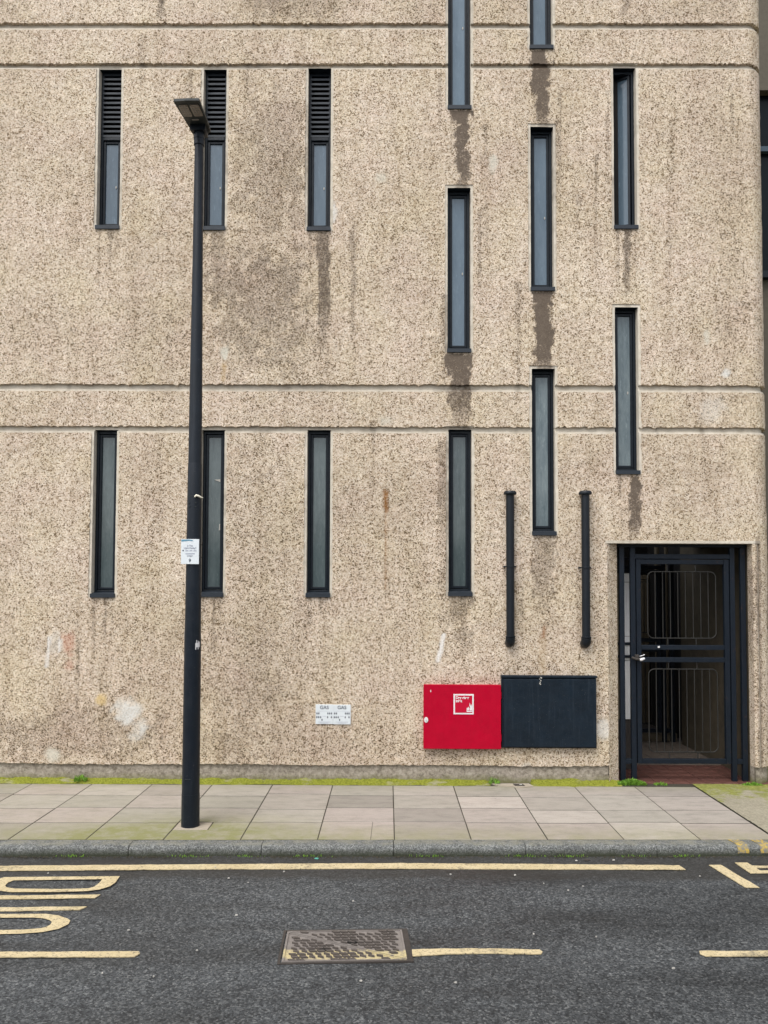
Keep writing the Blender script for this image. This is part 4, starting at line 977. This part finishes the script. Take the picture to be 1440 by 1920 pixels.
# small stopcock lid in its mortar collar at the foot of the wall
sc = empty('stopcock_cover', (1.21, -.09, 0), 'small grey metal lid in a mortar patch beside the wall foot below the grey cabinet', 'cover')
mb = MB(); mb.sheet([(.96, -.02), (1.31, -.015), (1.34, -.12), (1.22, -.155), (1.03, -.10)], -.005, .008); mb.build('collar', 'mortar', sc)
mb = MB(); mb.sheet([(1.16, -.045), (1.25, -.05), (1.26, -.115), (1.17, -.11)], .004, .0115); mb.build('lid', 'iron_dark', sc)
mb = MB(); mb.sheet([(1.215, -.07), (1.235, -.07), (1.238, -.085), (1.217, -.085)], .010, .0135); mb.build('hinge', 'steel', sc)
adopt(sc)

# ------------------------------------------------------------------ moss, weeds, grit, litter
nx, ny = 620, 7; mb = MB(); vs = []
x0, x1 = -6.0, 2.16
h1 = smooth_noise((nx, ny), 9, 41); h2 = smooth_noise((nx, ny), 2, 42)
for i in range(nx):
    x = x0 + (x1 - x0) * i / (nx - 1); gap = .96 < x < 1.34
    wd = .085 + .012 * h1[i, 0]
    for j in range(ny):
        t = j / (ny - 1); y = .024 - (wd + .022) * t; z = .030 * (1 - t) ** 1.6 + .006 * (1 - t) * h1[i, j] + .003 * h2[i, j] * (1 if j < ny - 1 else 0) + .0015
        if j == ny - 1: z = -.006
        if gap: z = min(z, .0) - .004
        vs.append((x, y, z))
mb.add(vs, [(i * ny + j, i * ny + j + 1, (i + 1) * ny + j + 1, (i + 1) * ny + j) for i in range(nx - 1) for j in range(ny - 1)])
tag(mb.build('moss', 'moss', None, 60, fix=False), 'yellow green moss strip along the foot of the plinth', 'moss', kind='stuff')
def weed(x, y, w_, h_, n_, label, leafw=.008, z=.0, seed=1):
    r = random.Random(seed); mb = MB()
    for k in range(n_):
        bx = x + r.uniform(-w_, w_); by = y + r.uniform(-.025, .025); hh = h_ * (1 - .6 * abs(bx - x) / w_) * r.uniform(.4, 1.1)
        a = r.uniform(0, 6.28); tx, ty = math.cos(a) * hh * .55, math.sin(a) * hh * .35; lw = leafw * r.uniform(.6, 1.3); px_, py_ = -math.sin(a) * lw, math.cos(a) * lw
        p0 = (bx, by, z - .004); m1 = (bx + tx * .5 + px_, by + ty * .5 + py_, z + hh * .62); m2 = (bx + tx * .5 - px_, by + ty * .5 - py_, z + hh * .66); p1 = (bx + tx, by + ty, z + hh)
        mb.face([p0, m1, p1, m2])
    return tag(mb.build('weed', 'leaf', fix=False), label, 'weed')
weed(2.26, -.02, .13, .06, 620, 'low bright green weed at the left post of the front gate', seed=1)
weed(3.37, -.03, .09, .035, 300, 'low bright green weed at the right post of the front gate', .007, seed=2)
weed(2.53, -.02, .06, .035, 60, 'small sparse weed on the threshold in the middle of the gateway', .006, seed=3)
weed(-2.83, -.04, .055, .075, 70, 'tufty weed growing from the moss near the white painted wall patch', .006, z=.015, seed=4)
weed(.99, -.03, .05, .07, 60, 'grass tuft at the plinth beside the mortar patch', .004, z=.008, seed=5)
# grit along the gutter
mb = MB()
for k in range(1500):
    x = rnd.uniform(-4.2, 4.2); t = abs(rnd.gauss(0, 1)); y = kerb_y(x) - .127 - .026 * t; r_ = rnd.uniform(.003, .010) * (1 if t < 1 else .6)
    zc = RZ + r_ * .2; pts = [(x + r_ * rnd.uniform(.6, 1.4) * math.cos(a), y + r_ * rnd.uniform(.5, 1.2) * math.sin(a), zc) for a in (0, 1.57, 3.14, 4.71)]
    mb.add(pts + [(x, y, zc + r_ * rnd.uniform(.5, 1.1))], [(0, 1, 4), (1, 2, 4), (2, 3, 4), (3, 0, 4)])
tag(mb.build('gutter_grit', 'soil', road), kind='stuff')
mb = MB()
for k in range(320):
    cx = rnd.choice((-1.35, -1.0, -.55, .3, .95, 1.3, 1.75, 2.1, -2.2)); x = cx + rnd.gauss(0, .06); y = kerb_y(x) - .128 - rnd.uniform(0, .02); a = rnd.uniform(0, 6.28); h = rnd.uniform(.006, .024); l = .006
    mb.face([(x, y, RZ), (x + l * math.cos(a), y + l * math.sin(a) * .5, RZ + h * .6), (x + 1.5 * l * math.cos(a), y + 1.5 * l * math.sin(a) * .5, RZ + h), (x - l * math.sin(a) * .6, y, RZ + h * .6)])
tag(mb.build('gutter_weeds', 'leaf', road, fix=False), kind='stuff')
def scrap(x, y, s, mat, label, z=RZ, group=None, seed=0):
    r = random.Random(seed + int(x * 997)); k = 7; mb = MB(); a0 = r.uniform(0, 6.28)
    out = [(x + s * r.uniform(.55, 1.1) * math.cos(a0 + 6.283 * j / k), y + s * .8 * r.uniform(.5, 1.1) * math.sin(a0 + 6.283 * j / k)) for j in range(k)]
    vs = [(a, b, z + .004) for a, b in out] + [(x + (a - x) * .8, y + (b - y) * .8, z + .0075 + r.uniform(0, .003)) for a, b in out]
    mb.add(vs, [tuple(range(k, 2 * k)), tuple(reversed(range(k)))] + [(j, (j + 1) % k, k + (j + 1) % k, k + j) for j in range(k)])
    return tag(mb.build('litter_scrap', mat), label, 'scrap', group)  # loose bits of litter, of no one material
GL = 'pale flecks of litter on the asphalt'; LB = 'small pale fleck of litter lying on the asphalt'
for x, y in [(-2.55, -2.10), (-2.22, -2.10), (-1.15, -1.98), (-.68, -2.05), (-1.02, -2.17), (-.88, -2.24), (-.86, -2.73), (-1.41, -2.93), (-.98, -3.16), (-1.38, -3.40), (-1.12, -3.43), (-.20, -2.52), (.42, -2.08), (.84, -2.09), (1.0, -2.23), (1.24, -2.27), (1.13, -2.34), (.80, -2.95), (1.13, -2.98), (1.42, -3.32), (2.05, -2.09), (.33, -3.47), (-.12, -3.46)]:
    scrap(x, y, rnd.uniform(.006, .011), 'pale_scrap', LB, group=GL)
scrap(-.485, -1.80, .018, 'teal_scrap', 'small teal green scrap lying in the gutter under the kerb')
scrap(1.385, -1.80, .028, 'iron_dark', 'dark crumpled scrap lying in the gutter under the kerb')
scrap(1.31, -1.815, .013, 'pale_scrap', 'white chip of litter in the gutter beside the dark scrap')
scrap(1.57, -1.80, .012, 'pale_scrap', 'white chip of litter in the gutter towards the passage side of the dark scrap')
adopt(building)
